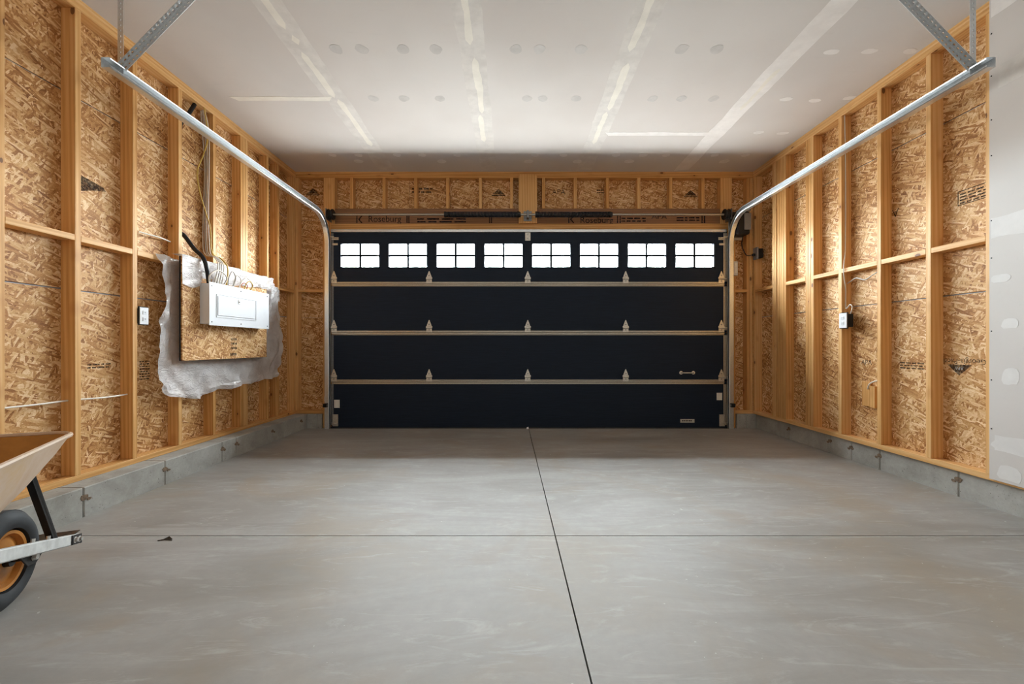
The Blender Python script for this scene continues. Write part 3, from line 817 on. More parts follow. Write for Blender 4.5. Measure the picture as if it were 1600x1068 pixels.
def sticker(px, py, w, h, mat='label_white', name='sticker'):
    x, z = fx(px, YD), fz(py, YD)
    return part(name, MB().cbox(x - w / 2, x + w / 2, YD - .0015, YD - .0002, z - h / 2, z + h / 2, .0004), mat, door)
sticker(526.5, 630.5, .068, .10); sticker(1124, 619, .068, .092)
s1 = sticker(1074, 657, .175, .045, 'label_grey', 'maker_plate')
for k in range(6):
    x = fx(1066 + 2.6 * k, YD); z = fz(657, YD)
    part('print_line', MB().box(x, x + .012, YD - .0019, YD - .0014, z - .008, z + .008), 'black_plastic', s1)
ob = part('opener_plate', MB().cbox(fx(820.5, YD), fx(829, YD), YD - .006, YD - .0004, fz(376, YD), fz(362.5, YD), .001), 'zinc', door)
for z in (2.32, 2.37): part('bolt', MB().lathe([(0, -.006), (.006, -.005), (.006, 0)], (fx(824.7, YD), YD - .006, z), (0, 1, 0), 6), 'grey_steel', ob)
hx, hz = fx(1073.5, YD), fz(582, YD)
hd = part('lift_handle', MB().tube(spline([(hx - .075, YD - .006, hz), (hx - .05, YD - .03, hz), (hx, YD - .036, hz), (hx + .05, YD - .03, hz), (hx + .075, YD - .006, hz)], 6), .009, 8), 'label_grey', door)
for s in (-1, 1): part('rosette', MB().lathe([(0, -.012), (.010, -.012), (.011, -.007), (.022, -.006), (.022, -.0004)], (hx + s * .075, YD, hz), (0, 1, 0), 16), 'zinc', hd)

# ------------------------------------------------------------------ tracks
def make_track(X, s, label):
    """s = +1: channel opens towards +X (left track)"""
    tr = thing('door_track', (X, 5.17, 0.002), label, 'door track', 'pair of overhead door tracks')
    yv, zh, R = 5.185, 2.575, 0.33
    path, fr = [], []
    path.append((X, yv, .004)); fr.append((Vector((s, 0, 0)), Vector((0, 1, 0))))
    path.append((X, yv, zh - R)); fr.append((Vector((s, 0, 0)), Vector((0, 1, 0))))
    n = 12
    for k in range(1, n + 1):
        t = PI / 2 * k / n
        path.append((X, yv - R + R * math.cos(t), zh - R + R * math.sin(t)))
        fr.append((Vector((s, 0, 0)), Vector((0, math.cos(t), math.sin(t)))))
    t_ = .0022
    outer = [(.030, .026), (.034, .018), (.012, .022), (-.012, .029), (-.020, .024), (-.020, -.024), (-.012, -.029), (.012, -.022), (.034, -.018), (.030, -.026)]
    # open channel: web on the outside, flanges top and bottom with rolled lips
    ch = [(.034, .017), (.036, .024), (.030, .029), (-.014, .029), (-.018, .026), (-.018, -.026), (-.014, -.029), (.030, -.029), (.036, -.024), (.034, -.017)]
    inn = [(.0315, -.0175), (.0335, -.0225), (.029, -.0268), (-.0135, -.0268), (-.0158, -.025), (-.0158, .025), (-.0135, .0268), (.029, .0268), (.0335, .0225), (.0315, .0175)]
    prof = ch + inn
    part('vertical_track', MB().sweep(path[:2], prof, frames=fr[:2]), 'galvanized', tr)
    mb = MB(); mb.sweep(path[1:], prof, frames=fr[1:]); part('curved_track', mb, 'galvanized', tr)
    y1 = 2.36
    mb = MB(); mb.sweep([path[-1], (X, y1, zh)], prof, frames=[fr[-1]] * 2); part('horizontal_track', mb, 'galvanized', tr)
    for z in (.34, .9, 1.55, 2.1):
        part('track_bracket', MB().cbox(X - s * .0235, X - s * .0185, yv - .02, YW - .0035, z, z + .06, .0008) if s > 0 else MB().cbox(X + .0185, X + .0235, yv - .02, YW - .0035, z, z + .06, .0008), 'galvanized', tr)
    # hanger: punched angle irons from ceiling to the end of the rail
    def punched(p0, p1, wdir, odir, w=.034, pitch=.030):
        p0, p1 = Vector(p0), Vector(p1); L = (p1 - p0).length; d = (p1 - p0).normalized(); n = max(1, int(L / pitch)); pl_ = L / n
        mb = MB()
        for W, O in ((Vector(wdir), Vector(odir)), (Vector(odir), Vector(wdir))):
            for i in range(n):
                b = p0 + d * (i * pl_)
                for off in (0.0, .0024):
                    oct_ = []; c = b + d * (pl_ / 2) + W * (w / 2)
                    ra, rb = (.0042, .0078)
                    for k in range(8):
                        t = 2 * PI * (k + .5) / 8; oct_.append(c + W * (ra * math.cos(t)) + d * (rb * math.sin(t)) + O * off)
                    rect = [b + W * w + d * (pl_ * .5 + rb * .4), b + W * w + d * pl_, b + d * pl_, b + d * (pl_ * .5 + rb * .4), b + d * (pl_ * .5 - rb * .4), b, b + W * w, b + W * w + d * (pl_ * .5 - rb * .4)]
                    rect = [q + O * off for q in rect]
                    mb.add(oct_ + rect, [(k, (k + 1) % 8, 8 + (k + 1) % 8, 8 + k) for k in range(8)])
            q = [p0 + W * w, p1 + W * w, p1 + W * w + O * .0024, p0 + W * w + O * .0024]; mb.add(q, [(0, 1, 2, 3)])
        return mb
    yh = y1 + .10
    part('hanger_angle', punched((X - s * .018, yh, zh - .02), (X - s * .018, yh, CEIL - .001), (s, 0, 0), (0, 1, 0)), 'galvanized', tr)
    dd = Vector((s * .70, 0, .72)).normalized()
    p0 = Vector((X + s * .012, yh - .004, zh + .035)); L = (CEIL - .002 - p0.z) / dd.z
    wd = Vector((-dd.z * s, 0, dd.x * s)) * -1
    part('brace_angle', punched(p0, p0 + dd * L, (wd.x, 0, wd.z), (0, -1, 0)), 'galvanized', tr)
    for y, z in ((yh + .012, zh), (yh + .012, zh + .06)):
        part('bolt', MB().lathe([(0, .016), (.009, .015), (.009, 0)], (X - s * .014, y, z), (s, 0, 0), 6), 'bolt_steel', tr)
    return tr
make_track(TXL, 1, 'galvanized steel overhead door track beside the wall with the breaker panel')
make_track(TXR, -1, 'galvanized steel overhead door track beside the wall ending in drywall')

# ------------------------------------------------------------------ torsion springs
SHX0, SHX1, SHY, SHZ = fx(513, 5.17), fx(1139, 5.17), 5.165, fz(335, 5.165)
ts = thing('torsion_spring_shaft', (0.2, SHY, SHZ), 'steel shaft with two dark coil springs mounted on the header over the door', 'spring assembly')
part('shaft', MB().tube([(SHX0, SHY, SHZ), (SHX1 + .066, SHY, SHZ)], .0125, 10), 'tan_steel', ts)
def helix(xa, xb, r, wr_, turns):
    n = int(abs(turns) * 14); pts = []
    for i in range(n + 1):
        t = 2 * PI * turns * i / n; pts.append((xa + (xb - xa) * i / n, SHY + r * math.cos(t), SHZ + r * math.sin(t)))
    return MB().tube(pts, wr_, 5)
for a, b, sg in ((697, 811, 1), (839, 954, -1)):
    xa, xb = fx(a, SHY), fx(b, SHY)
    h = helix(xa + .01, xb - .01, .030, .0056, sg * 62)
    sp = part('spring', h, 'spring_steel', ts)
    for x in (xa, xb): part('winding_cone', MB().lathe([(.013, -.02), (.036, -.02), (.036, .0), (.028, .02), (.013, .02)], (x, SHY, SHZ), (1, 0, 0), 16, closed=True), 'black_steel', ts)
cx = fx(824.7, SHY)
part('center_bracket', MB().cbox(cx - .012, cx + .012, SHY - .03, YW - .0365, SHZ - .045, SHZ + .045, .003).cbox(cx - .05, cx + .05, YW - .044, YW - .0365, SHZ - .06, SHZ + .06, .002), 'grey_steel', ts)
for x, s in ((SHX0 + .035, -1), (SHX1 - .035, 1)):
    part('cable_drum', MB().lathe([(.013, -.03), (.062, -.03), (.066, -.022), (.056, -.016), (.056, .01), (.066, .02), (.062, .03), (.013, .03)], (x, SHY, SHZ), (1, 0, 0), 24, closed=True), 'black_steel', ts)
    part('bearing_plate', MB().cbox(x + s * .04 - .003, x + s * .04 + .003, SHY - .06, YW - .0025, SHZ - .07, SHZ + .06, .001), 'grey_steel', ts)
    part('lift_cable', MB().tube([(x + s * .0, SHY - .058, SHZ - .01), (x + s * .004, YD - .047, .066)], .0016, 5), 'black_steel', ts)

# ------------------------------------------------------------------ door opener on the right side of the shaft
oy = 5.10
ox0, ox1 = fx(1146, oy) + .042, fx(1171, oy); oz0, oz1 = fz(366, oy), fz(323, oy)
op = thing('door_opener', ((ox0 + ox1) / 2, oy, oz0), 'black wall mounted garage door opener motor beside the shaft end', 'door opener')
part('body', MB().cbox(ox0, ox1, oy - .02, YW - .015, oz0, oz1 - .06, .014), 'black_plastic', op)
part('top_cover', MB().cbox(ox0 + .06, ox1 + .004, oy - .03, YW - .02, oz1 - .058, oz1, .010), 'grey_plastic', op)
part('side_cover', MB().cbox(ox1 - .075, ox1 + .006, oy - .03, oy - .021, oz0 + .05, oz1 - .08, .003), 'grey_plastic', op)
part('coupling', MB().lathe([(.0122, -.03), (.03, -.03), (.03, .03), (.0122, .03)], (SHX1 + .046, SHY, SHZ), (1, 0, 0), 16, closed=True), 'black_steel', op)
part('mounting_bracket', MB().cbox(ox0 - .02, ox1, YW - .0145, YW - .003, oz0 - .03, oz1 - .1, .002), 'galvanized', op)
# side lock with label
lx0, lx1 = fx(1143.5, 5.19) + .018, fx(1150.5, 5.19) + .02
lk = thing('door_lock', (lx0, 5.2, fz(428, 5.19)), 'small grey powered side lock with white label beside the track', 'door lock')
part('housing', MB().cbox(lx0, lx1, 5.19, YW - .005, fz(430, 5.19), fz(408, 5.19), .004), 'box_grey', lk)
part('label_plate', MB().cbox(lx0 + .012, lx1 - .006, 5.187, 5.19, fz(426, 5.19), fz(411, 5.19), .0008), 'label_white', lk)
# photo eyes
for px, s, lab in ((509.5, -1, 'black photo eye sensor at the track foot on the breaker panel side'), (1144, 1, 'black photo eye sensor at the track foot on the drywall side')):
    x, y, z = fx(px, 5.11) + s * .01, 5.11, fz(633, 5.11)
    pe = thing('photo_eye', (x, y, z - .03), lab, 'sensor', 'photo eyes at the door')
    part('body', MB().cbox(x - .022, x + .022, y - .02, y + .035, z - .022, z + .022, .005), 'black_plastic', pe)
    part('lens', MB().lathe([(0, .006), (.012, .004), (.014, 0)], (x - s * .022, y + .005, z), (-s, 0, 0), 14), 'grey_plastic', pe)
    xo = (TXL if s < 0 else TXR) + s * .0225; xi = xo - s * .0043      # angle clipped to the outside of the track web
    part('bracket', MB().cbox(min(xo, x - s * .01), max(xo, x - s * .01), y + .034, y + .038, z - .012, z + .012, .001).cbox(min(xo, xi), max(xo, xi), y + .034, 5.205, z - .012, z + .012, .001), 'black_steel', pe)

# ------------------------------------------------------------------ left wall: plastic sheet, board, breaker panel, cables
BX = -2.59; BY0, BY1, BZ0, BZ1 = 3.348, 4.497, 0.893, 1.715
bb = thing('backing_board', (BX - .01, (BY0 + BY1) / 2, BZ0), 'strand board backing panel with dark edge mounted behind the breaker panel', 'board')
o = sheet('board_face', 'l', BY0 + .002, BY1 - .002, BZ0, BZ1, BX, .012, 'osb', bb)
part('board_edge', MB().box(BX - .024, BX - .0122, BY0, BY1, BZ0 - .001, BZ1), 'black_plastic', bb, 'black coated back of the board')
for y in (3.50, 3.84, 4.30): part('batten', MB().cbox(XL + .022, BX - .0242, y, y + ST, BZ0 + .05, BZ1 - .05, .002), 'stud_wood', bb)
blurb('l', 3.97, 1.04, BX, .08, .12, 3, bb, 16); blurb('l', 3.96, .945, BX, .09, .05, 1, bb, 17)

# poly sheet: behind the board, hanging over the studs, folded over the board's top edge
def poly():
    mb = MB(); X0 = XL + .003
    nu, nv = 70, 56
    def left(z): 
        t = (z - .62) / (1.70 - .62)
        pts = [(0, 3.30), (.04, 3.24), (.14, 3.205), (.35, 3.20), (.55, 3.225), (.72, 3.27), (.80, 3.27), (1.0, 3.19)]
        for (a, p), (b, q) in zip(pts, pts[1:]):
            if t <= b: return p + (q - p) * (t - a) / (b - a)
        return pts[-1][1]
    def right(z):
        t = (z - .62) / (1.70 - .62)
        pts = [(0, 4.74), (.06, 4.80), (.2, 4.92), (.5, 4.93), (.75, 4.86), (1, 4.86)]
        for (a, p), (b, q) in zip(pts, pts[1:]):
            if t <= b: return p + (q - p) * (t - a) / (b - a)
        return pts[-1][1]
    def top(s): return 1.70 - .03 * s + .02 * mnoise.noise((s * 7, 1, 5))
    def bot(s): return .62 - .03 * math.sin(s * PI) * (1 - s) + .045 * s * s + .02 * mnoise.noise((s * 9, 3, 2)) - (.04 * math.exp(-((s - .16) / .1) ** 2))
    vs = []
    for i in range(nu + 1):
        s = i / nu
        for j in range(nv + 1):
            z = bot(s) + (top(s) - bot(s)) * j / nv
            y = left(z) + (right(z) - left(z)) * s
            on = 1.0 if any(a - .01 < y < a + .05 for a in LST) else 0.0
            wr_ = abs(mnoise.noise((y * 5 + z * 3, z * 2.2 - y * 2, .3))) * .05 + abs(mnoise.noise((y * 15 - z * 6, z * 5, 1.3))) * .028
            behind = BY0 - .02 < y < BY1 + .02 and z > BZ0 - .03
            amp = .35 if behind else 1.0
            edge = 1.6 if (s < .04 or j < 3) else 1.0
            x = X0 + min(wr_ * amp * edge, .055 if not behind else .018)
            vs.append((x, y, z))
    fs = [(i * (nv + 1) + j, (i + 1) * (nv + 1) + j, (i + 1) * (nv + 1) + j + 1, i * (nv + 1) + j + 1) for i in range(nu) for j in range(nv)]
    mb.add(vs, fs)
    # fold over the board top: from the sheet, over the edge, down the front
    vs = []; nu2, nv2 = 60, 26
    for i in range(nu2 + 1):
        s = i / nu2; y = 3.335 + (4.60 - 3.335) * s
        drop = .21 - .10 * s + .05 * mnoise.noise((s * 6, 4, 4)) + (.02 if s < .25 else 0)
        if .16 < s < .26: drop *= .75
        for j in range(nv2 + 1):
            t = j / nv2
            wv = mnoise.noise((y * 8 + t * 3, t * 2 - y * 3, .9)); w2 = abs(mnoise.noise((y * 21, t * 5, 2.9)))
            if t < .3:
                q = t / .3; x = XL + .01 + (BX + .008 - XL - .01) * q; z = BZ1 + .012 + .014 * abs(wv) + .02 * w2 * s
            else:
                q = (t - .3) / .7; z = BZ1 + .010 + .014 * abs(wv) * (1 - q) - drop * q; x = BX + .008 + .014 * abs(wv) + .026 * w2 * (q if s > .2 else q * .4)
            vs.append((x, y + .012 * wv, z))
    fs = [(i * (nv2 + 1) + j, (i + 1) * (nv2 + 1) + j, (i + 1) * (nv2 + 1) + j + 1, i * (nv2 + 1) + j + 1) for i in range(nu2) for j in range(nv2)]
    mb.add(vs, fs)
    # loose flap sagging at the far top corner
    vs = []; nu3, nv3 = 16, 14
    for i in range(nu3 + 1):
        s = i / nu3
        for j in range(nv3 + 1):
            t = j / nv3; y = 4.56 + .30 * s; z = 1.66 - .02 * s - .20 * t * (1 - .35 * s)
            x = XL + .02 + .09 * (1 - s) * (1 - .3 * t) + .03 * abs(mnoise.noise((y * 12, t * 4, 7))) 
            vs.append((x, y, z + .02 * mnoise.noise((s * 5, t * 2, 8))))
    fs = [(i * (nv3 + 1) + j, (i + 1) * (nv3 + 1) + j, (i + 1) * (nv3 + 1) + j + 1, i * (nv3 + 1) + j + 1) for i in range(nu3) for j in range(nv3)]
    mb.add(vs, fs); mb.smooth = True
    me = mb.mesh('plastic_sheet', (XL, 4.0, .62))
    o = link('plastic_sheet', me, 'poly', None, (XL, 4.0, .62))
    return tag(o, 'crumpled clear plastic vapour sheet hanging behind the breaker panel board', 'plastic sheet')
poly()

PX = -2.50; PY0, PY1, PZ0, PZ1 = 3.52, 4.38, 1.18, 1.54
ep = thing('electrical_panel', (BX, (PY0 + PY1) / 2, PZ0), 'white breaker panel mounted sideways on strand board', 'electrical panel')
part('box', MB().cbox(BX + .001, PX - .004, PY0 + .012, PY1 - .012, PZ0 + .012, PZ1 - .012, .003), 'white_enamel', ep)
cv = part('cover', MB().cbox(PX - .0035, PX, PY0, PY1, PZ0, PZ1, .001), 'white_enamel', ep)
pd0, pd1 = wall_y(PX, 340), wall_y(PX, 398.5); dz0, dz1 = PZ0 + .088, PZ0 + .252
mb = MB()
for a, b, c, d in ((pd0 - .016, pd1 + .016, dz0 - .016, dz0 - .012), (pd0 - .016, pd1 + .016, dz1 + .012, dz1 + .016), (pd0 - .016, pd0 - .012, dz0 - .012, dz1 + .012), (pd1 + .012, pd1 + .016, dz0 - .012, dz1 + .012)):
    mb.box(PX + .0002, PX + .004, a, b, c, d)
part('door_rim', mb, 'white_enamel', ep)
pdr = part('panel_door', MB().cbox(PX + .0005, PX + .006, pd0, pd1, dz0, dz1, .002), 'white_enamel', ep)
my = pd0 + (pd1 - pd0) * .52
part('latch', MB().cbox(PX + .0062, PX + .009, my - .014, my + .014, dz1 - .045, dz1 - .005, .001), 'box_grey', pdr)
part('latch_pin', MB().lathe([(0, .006), (.005, .005), (.005, 0)], (PX + .009, my, dz1 - .025), (1, 0, 0), 10), 'grey_steel', pdr)
for y in (PY0 + .03, (PY0 + PY1) / 2 - .02, PY1 - .03):
    for z in (PZ0 + .03, PZ1 - .03): part('screw', MB().lathe([(0, .004), (.005, .003), (.006, 0)], (PX, y, z), (1, 0, 0), 10), 'grey_steel', ep)

def cable(name, pts, r, mat, label, cat='cable', group=None, seg=7, n=10):
    sp = spline(pts, n); base = min(sp, key=lambda p: p.z)
    mb = MB().tube(sp, r, seg)
    o = link(name, mb.mesh(name, base), mat, None, base)
    return tag(o, label, cat, group)
def lw(px, py, X): return wpt(X, px, py)
s3 = 3.426 + ST + .0185
cable('service_cable', [(XL - .045, 3.66, CEIL - .08), (XL - .05, 3.58, 2.93), (XL - .05, s3 + .02, 2.80), (XL - .05, s3, 2.5), (XL - .05, s3, 2.1), (XL - .048, s3, 1.95), lw(288, 368, -2.70), lw(303, 388, -2.64), lw(317, 402, -2.57), lw(323, 419, -2.54), (-2.545, 3.58, 1.52)], .016, 'black_plastic', 'thick black service cable curving down into the breaker panel top', seg=10)
part('elbow', MB().tube([(XL - .045, 3.69, CEIL - .077), (XL - .046, 3.64, 3.03), (XL - .05, 3.60, 2.95)], .026, 10), 'black_plastic', bpy.data.objects['service_cable']) if False else None
G = 'cables running down the stud to the breaker panel'
lab = 'thin pale cable in the bundle stapled down the stud above the breaker panel'
for k in range(4):
    dx = -.018 * k; j = .004 * (k % 2)
    cable('branch_cable', [(XL - .02 + dx, 3.74 + .01 * k, TOPP), (XL - .018 + dx, 3.79 - j, 2.92), (XL - .016 + dx, 3.795 + .006 * k, 2.6), (XL - .02 + dx, 3.79 + .004 * k, 2.2), (XL - .018 + dx, 3.80 - j, 1.9), (XL + .006 - .012 * k, 3.795 - .007 * k, 1.81), (BX - .012, 3.775 - .02 * k, 1.785), (BX + .052, 3.755 - .025 * k, 1.70), (-2.55, 3.735 - .03 * k, 1.52)], .0048, 'cable_white' if k != 2 else 'cable_grey', lab, 'cable', G)
cable('branch_cable', [(XL - .004, 3.715, TOPP), (XL + .0, 3.755, 2.85), (XL + .0, 3.70, 2.66), (XL - .006, 3.64, 2.50), (XL - .004, 3.66, 2.34), (XL - .002, 3.74, 2.16), (XL + .002, 3.785, 2.05), (XL + .004, 3.79, 1.88), (XL + .022, 3.81, 1.81), (BX - .01, 3.806, 1.785), (BX + .052, 3.803, 1.70), (-2.55, 3.80, 1.52)], .0056, 'cable_yellow', 'yellow cable bowing out of the pale bundle above the breaker panel', 'cable', G)
for k, z in enumerate((2.93, 2.06, 1.86)):
    pass
def loop(y0, y1, h, x, mat, r, label, name='cable_loop', dx=.02):
    cable(name, [(x, y0, PZ1 - .018), (x + dx, y0 - .02, PZ1 + h * .5), (x + dx * 1.4, (y0 + y1) / 2 - .01, PZ1 + h), (x + dx, y1 + .02, PZ1 + h * .6), (x, y1, PZ1 - .018)], r, mat, label, 'cable', 'cable ends looping into the breaker panel')
loop(3.552, 3.72, .11, -2.523, 'cable_white', .0065, 'wide white cable loop at the near corner of the breaker panel')
loop(3.785, 3.84, .13, -2.523, 'cable_grey', .005, 'narrow grey cable loop on the breaker panel top')
loop(3.885, 3.945, .11, -2.54, 'cable_white', .0045, 'slim white cable loop between the grey loop and yellow wires')
loop(3.995, 4.13, .11, -2.55, 'cable_white', .005, 'white cable loop around the yellow and red wire ends')
loop(4.03, 4.10, .08, -2.528, 'cable_yellow', .004, 'yellow wire end looping into the breaker panel')
loop(4.03, 4.09, .065, -2.572, 'cable_red', .003, 'red wire end looping into the breaker panel')
cable('wall_cable', [lw(-20, 641, -2.71), lw(8, 637, -2.715), lw(60, 631.5, -2.72), lw(105, 625.5, -2.725), lw(127, 623.5, -2.725), lw(165, 620.5, -2.715), lw(200, 615.5, -2.72)], .0055, 'cable_white', 'white cable running low through drilled studs above the wheelbarrow')
cable('wall_cable', [lw(216, 361.5, -2.725), lw(232, 366, -2.72), lw(250, 371, -2.715), lw(266, 377.5, -2.73)], .006, 'cable_white', 'short white cable crossing one bay above the outlet')

def outlet(name, X, s, y0, y1, z0, z1, label, box='black_plastic', group='wall outlets'):
    o = thing(name, (X, (y0 + y1) / 2, z0), label, 'outlet', group)
    d = s * 1.0
    a, b = sorted((X, X + d * .006)); part('face_plate', MB().cbox(a, b, y0, y1, z0, z1, .002), 'white_plastic', o)
    a, b = sorted((X - d * .0605, X - d * .0005)); part('box', MB().cbox(a, b, y0 + .006, y1 - .006, z0 + .008, z1 - .008, .004), box, o)
    a, b = sorted((X - d * .009, X - d * .0002)); part('flange', MB().cbox(a, b, y0 - .004, y1 + .004, z0 - .006, z1 + .006, .002), box, o)
    yc = (y0 + y1) / 2; zc = (z0 + z1) / 2
    for k in (-1, 1):
        a, b = sorted((X + d * .0062, X + d * .009)); r = part('receptacle', MB().cbox(a, b, yc - .016, yc + .016, zc + k * .024 - .014, zc + k * .024 + .014, .002), 'white_plastic', o)
        for q in (-.007, .007):
            a, b = sorted((X + d * .0085, X + d * .0096)); part('slot', MB().box(a, b, yc + q - .0012, yc + q + .0012, zc + k * .024 - .004, zc + k * .024 + .007), 'black_plastic', r)
    return o
outlet('wall_outlet', XL + .008, 1, 3.056, 3.13, 1.165, 1.287, 'white duplex outlet on the stud beside the hanging plastic sheet')
outlet('wall_outlet', XR - .022, -1, 3.757, 3.845, 1.168, 1.30, 'white duplex outlet with black box beside a loop of cable')
# dark outlet with cord near the front corner
y0, y1 = 5.142, 5.218; zc = fz(396, 5.18)
ob = thing('opener_outlet', (XR - .02, 5.18, zc - .07), 'dark outlet box with black cord on the corner stud under the opener', 'outlet')
part('box', MB().cbox(XR - .005, XR + .055, y0, y1, zc - .055, zc + .055, .005), 'black_plastic', ob)
part('face_plate', MB().cbox(XR - .028, XR - .006, y0 - .005, y1 + .004, zc - .072, zc + .072, .003), 'grey_plastic', ob)
part('plug', MB().cbox(XR - .06, XR - .0282, 5.165, 5.195, zc - .03, zc, .005), 'black_plastic', ob)
cable('power_cord', [(XR - .06, 5.18, zc - .015), (XR - .12, 5.19, zc - .02), (XR - .15, 5.215, zc + .05), (XR - .16, 5.235, zc + .13), ((ox0 + ox1) / 2 + .05, 5.2, oz0 + .004)], .005, 'black_plastic', 'black power cord hanging from the opener to the corner outlet')

# right wall cables
yn = 3.851 - .009
cable('wall_cable', [(XR + .02, yn, TOPP), (XR + .028, yn, 2.7), (XR + .03, yn, 2.2), (XR + .026, yn, 1.86), (XR + .004, yn - .015, 1.76), (XR - .0075, yn - .025, 1.71), (XR - .0075, yn - .025, 1.655), (XR + .006, yn - .015, 1.605), (XR + .03, yn, 1.52), (XR + .03, yn, 1.40), (XR + .028, yn - .01, 1.345), (XR + .03, yn - .05, 1.375), (XR + .03, yn - .075, 1.35), (XR + .035, yn - .045, 1.285)], .0048, 'cable_white', 'white cable stapled down the stud into the duplex outlet')
cable('wall_cable', [(XR + .052, 3.853, 1.57), (XR + .045, 3.80, 1.585), (XR + .03, 3.72, 1.60), (XR + .02, 3.62, 1.57), (XR + .03, 3.55, 1.60), (XR + .05, 3.474, 1.64)], .0048, 'cable_grey', 'grey cable sagging between two studs under the blocking')
XO = XR + SD
def scrap(px0, px1, py0, py1, th, label):
    ya, yb = wall_y(XO, px1), wall_y(XO, px0); ym = (ya + yb) / 2
    z0, z1 = wall_z(ym, py1), wall_z(ym, py0)
    mb = MB().cbox(-th / 2, th / 2, -(yb - ya) / 2, (yb - ya) / 2, 0, z1 - z0, .002)
    o = link('wood_block', mb.mesh('wood_block'), 'stud_wood', None, (XO - th / 2 - .0005, ym, z0)); return tag(o, label, 'wood block', 'wood blocks fixed to the strand board')
scrap(1350, 1363.5, 596, 634, .018, 'wide pale wood block nailed flat on the strand board below the outlet')
scrap(1366, 1374, 603, 637, .038, 'narrow pale wood block beside the stud under a looped cable')
cable('wall_cable', [wpt(XO - .0235, 1356, 607), wpt(XO - .043, 1358, 600.5), wpt(XO - .05, 1365, 596), wpt(XO - .052, 1374, 594)], .006, 'cable_white', 'short white cable loop over the two wood blocks')

# ------------------------------------------------------------------ wheelbarrow
PHI = math.radians(112)
C = Vector((-1.968, 1.63, 0))
wbw = thing('wheelbarrow', (C.x, C.y, 0.0), 'weathered orange wheelbarrow with black tire and grey handles', 'wheelbarrow', rotz=PHI)
# local frame: +x = towards the nose, -y = the side facing the camera
R = .187
w = lpart('wheel_rim', MB().lathe([(.02, -.026), (.05, -.030), (.082, -.012), (.091, -.012), (.097, -.030), (.108, -.032), (.110, -.026), (.101, -.018), (.101, .018), (.110, .026), (.108, .032), (.097, .030), (.091, .012), (.082, .012), (.05, .030), (.02, .026)], (0, 0, R), (0, 1, 0), 48, closed=True), 'orange_rim', wbw)
tp = []
for k in range(17):
    t = math.radians(-125 + 250 * k / 16); tp.append((.141 + .0435 * math.cos(t) * (1.06 if abs(t) < .6 else 1), .048 * math.sin(t)))
lpart('tire', MB().lathe(tp, (0, 0, R - .0002), (0, 1, 0), 56, closed=True), 'rubber', wbw)
lpart('tread_rib', MB().lathe([(.176, -.02), (.1858, -.02), (.1858, -.012), (.176, -.012)], (0, 0, R), (0, 1, 0), 56, closed=True).lathe([(.176, .012), (.1858, .012), (.1858, .02), (.176, .02)], (0, 0, R), (0, 1, 0), 56, closed=True), 'rubber', wbw)
lpart('axle', MB().tube([(0, -.115, R), (0, .115, R)], .010, 10).tube([(0, -.045, R), (0, .045, R)], .024, 14), 'black_steel', wbw)
def hline(s):   # centre line of the handle: offset and height at station s
    return (.095 + (.28 - s) * .105, .138 + (.28 - s) * .300)
for sd in (-1, 1):
    pts = []; fr = []
    for s in (.30, .0, -.5, -1.0, -1.25):
        o_, z = hline(s); pts.append((s, sd * o_, z)); fr.append((Vector((0, 1, 0)), Vector((.285, 0, .958))))
    a, b = .019, .0225; c = .004
    prof = [(-a + c, -b), (a - c, -b), (a, -b + c), (a, b - c), (a - c, b), (-a + c, b), (-a, b - c), (-a, -b + c)]
    h = lpart('handle', MB().sweep(pts[::-1], prof, frames=fr), 'handle_paint', wbw)
    o_, z = hline(-1.2)
    lpart('grip', MB().tube([(-1.13, sd * (hline(-1.13)[0]), hline(-1.13)[1]), (-1.28, sd * hline(-1.28)[0], hline(-1.28)[1])], .0265, 12), 'black_plastic', wbw)
    # axle bracket below the handle
    mb = MB(); o0, z0 = hline(.02)
    poly_ = [(-.10, hline(-.10)[1] - .024), (.09, hline(.09)[1] - .024), (.03, R - .025), (-.03, R - .025)]
    zz_ = hline(0)[1]
    mb.prism([(-.075, hline(-.075)[1] - .026), (.055, hline(.055)[1] - .026), (.02, R - .03), (-.03, R - .022)], (0, sd * .098, 0), (1, 0, 0), (0, 0, 1), (0, sd * .005, 0))
    ab = lpart('axle_bracket', mb, 'black_steel', wbw)
    lpart('axle_nut', MB().lathe([(0, .014), (.012, .013), (.014, 0)], (0, sd * .104, R), (0, sd, 0), 6), 'bolt_steel', wbw)
    for s in (-.06, .06):
        o_, z = hline(s); lpart('bolt', MB().tube([(s, sd * o_, z + .018), (s + .004, sd * o_, z + .036)], .007, 8), 'bolt_steel', wbw)
    # brace from the handle front up to the tray
    o1, z1 = hline(.10)
    mb = MB(); p0 = Vector((.10, sd * (o1 - .002), z1 + .012)); p1 = Vector((-.060, sd * .108, .560))
    A = Vector((0, 1, 0)); d = (p1 - p0).normalized(); B = d.cross(A)
    mb.sweep([p0, p1], [(-.014, -.003), (.014, -.003), (.014, .003), (-.014, .003)], frames=[(A, B)] * 2)
    mb.sweep([p0, p1], [(-.014, -.012), (-.011, -.012), (-.011, .012), (-.014, .012)], frames=[(A, B)] * 2)
    lpart('brace', mb, 'black_steel', wbw)
    # rear leg
    o2, z2 = hline(-.75)
    lpart('leg', MB().tube(spline([(-.50, sd * (hline(-.5)[0] + .0), hline(-.5)[1] - .02), (-.585, sd * (o2 + .005), .075), (-.635, sd * (o2 + .01), .0200), (-.68, sd * (o2 + .01), .0178), (-.725, sd * (o2 + .01), .0200), (-.775, sd * (o2 + .005), .075), (-.86, sd * o2, hline(-.86)[1] - .02)], 8), .0155, 10), 'black_steel', wbw)
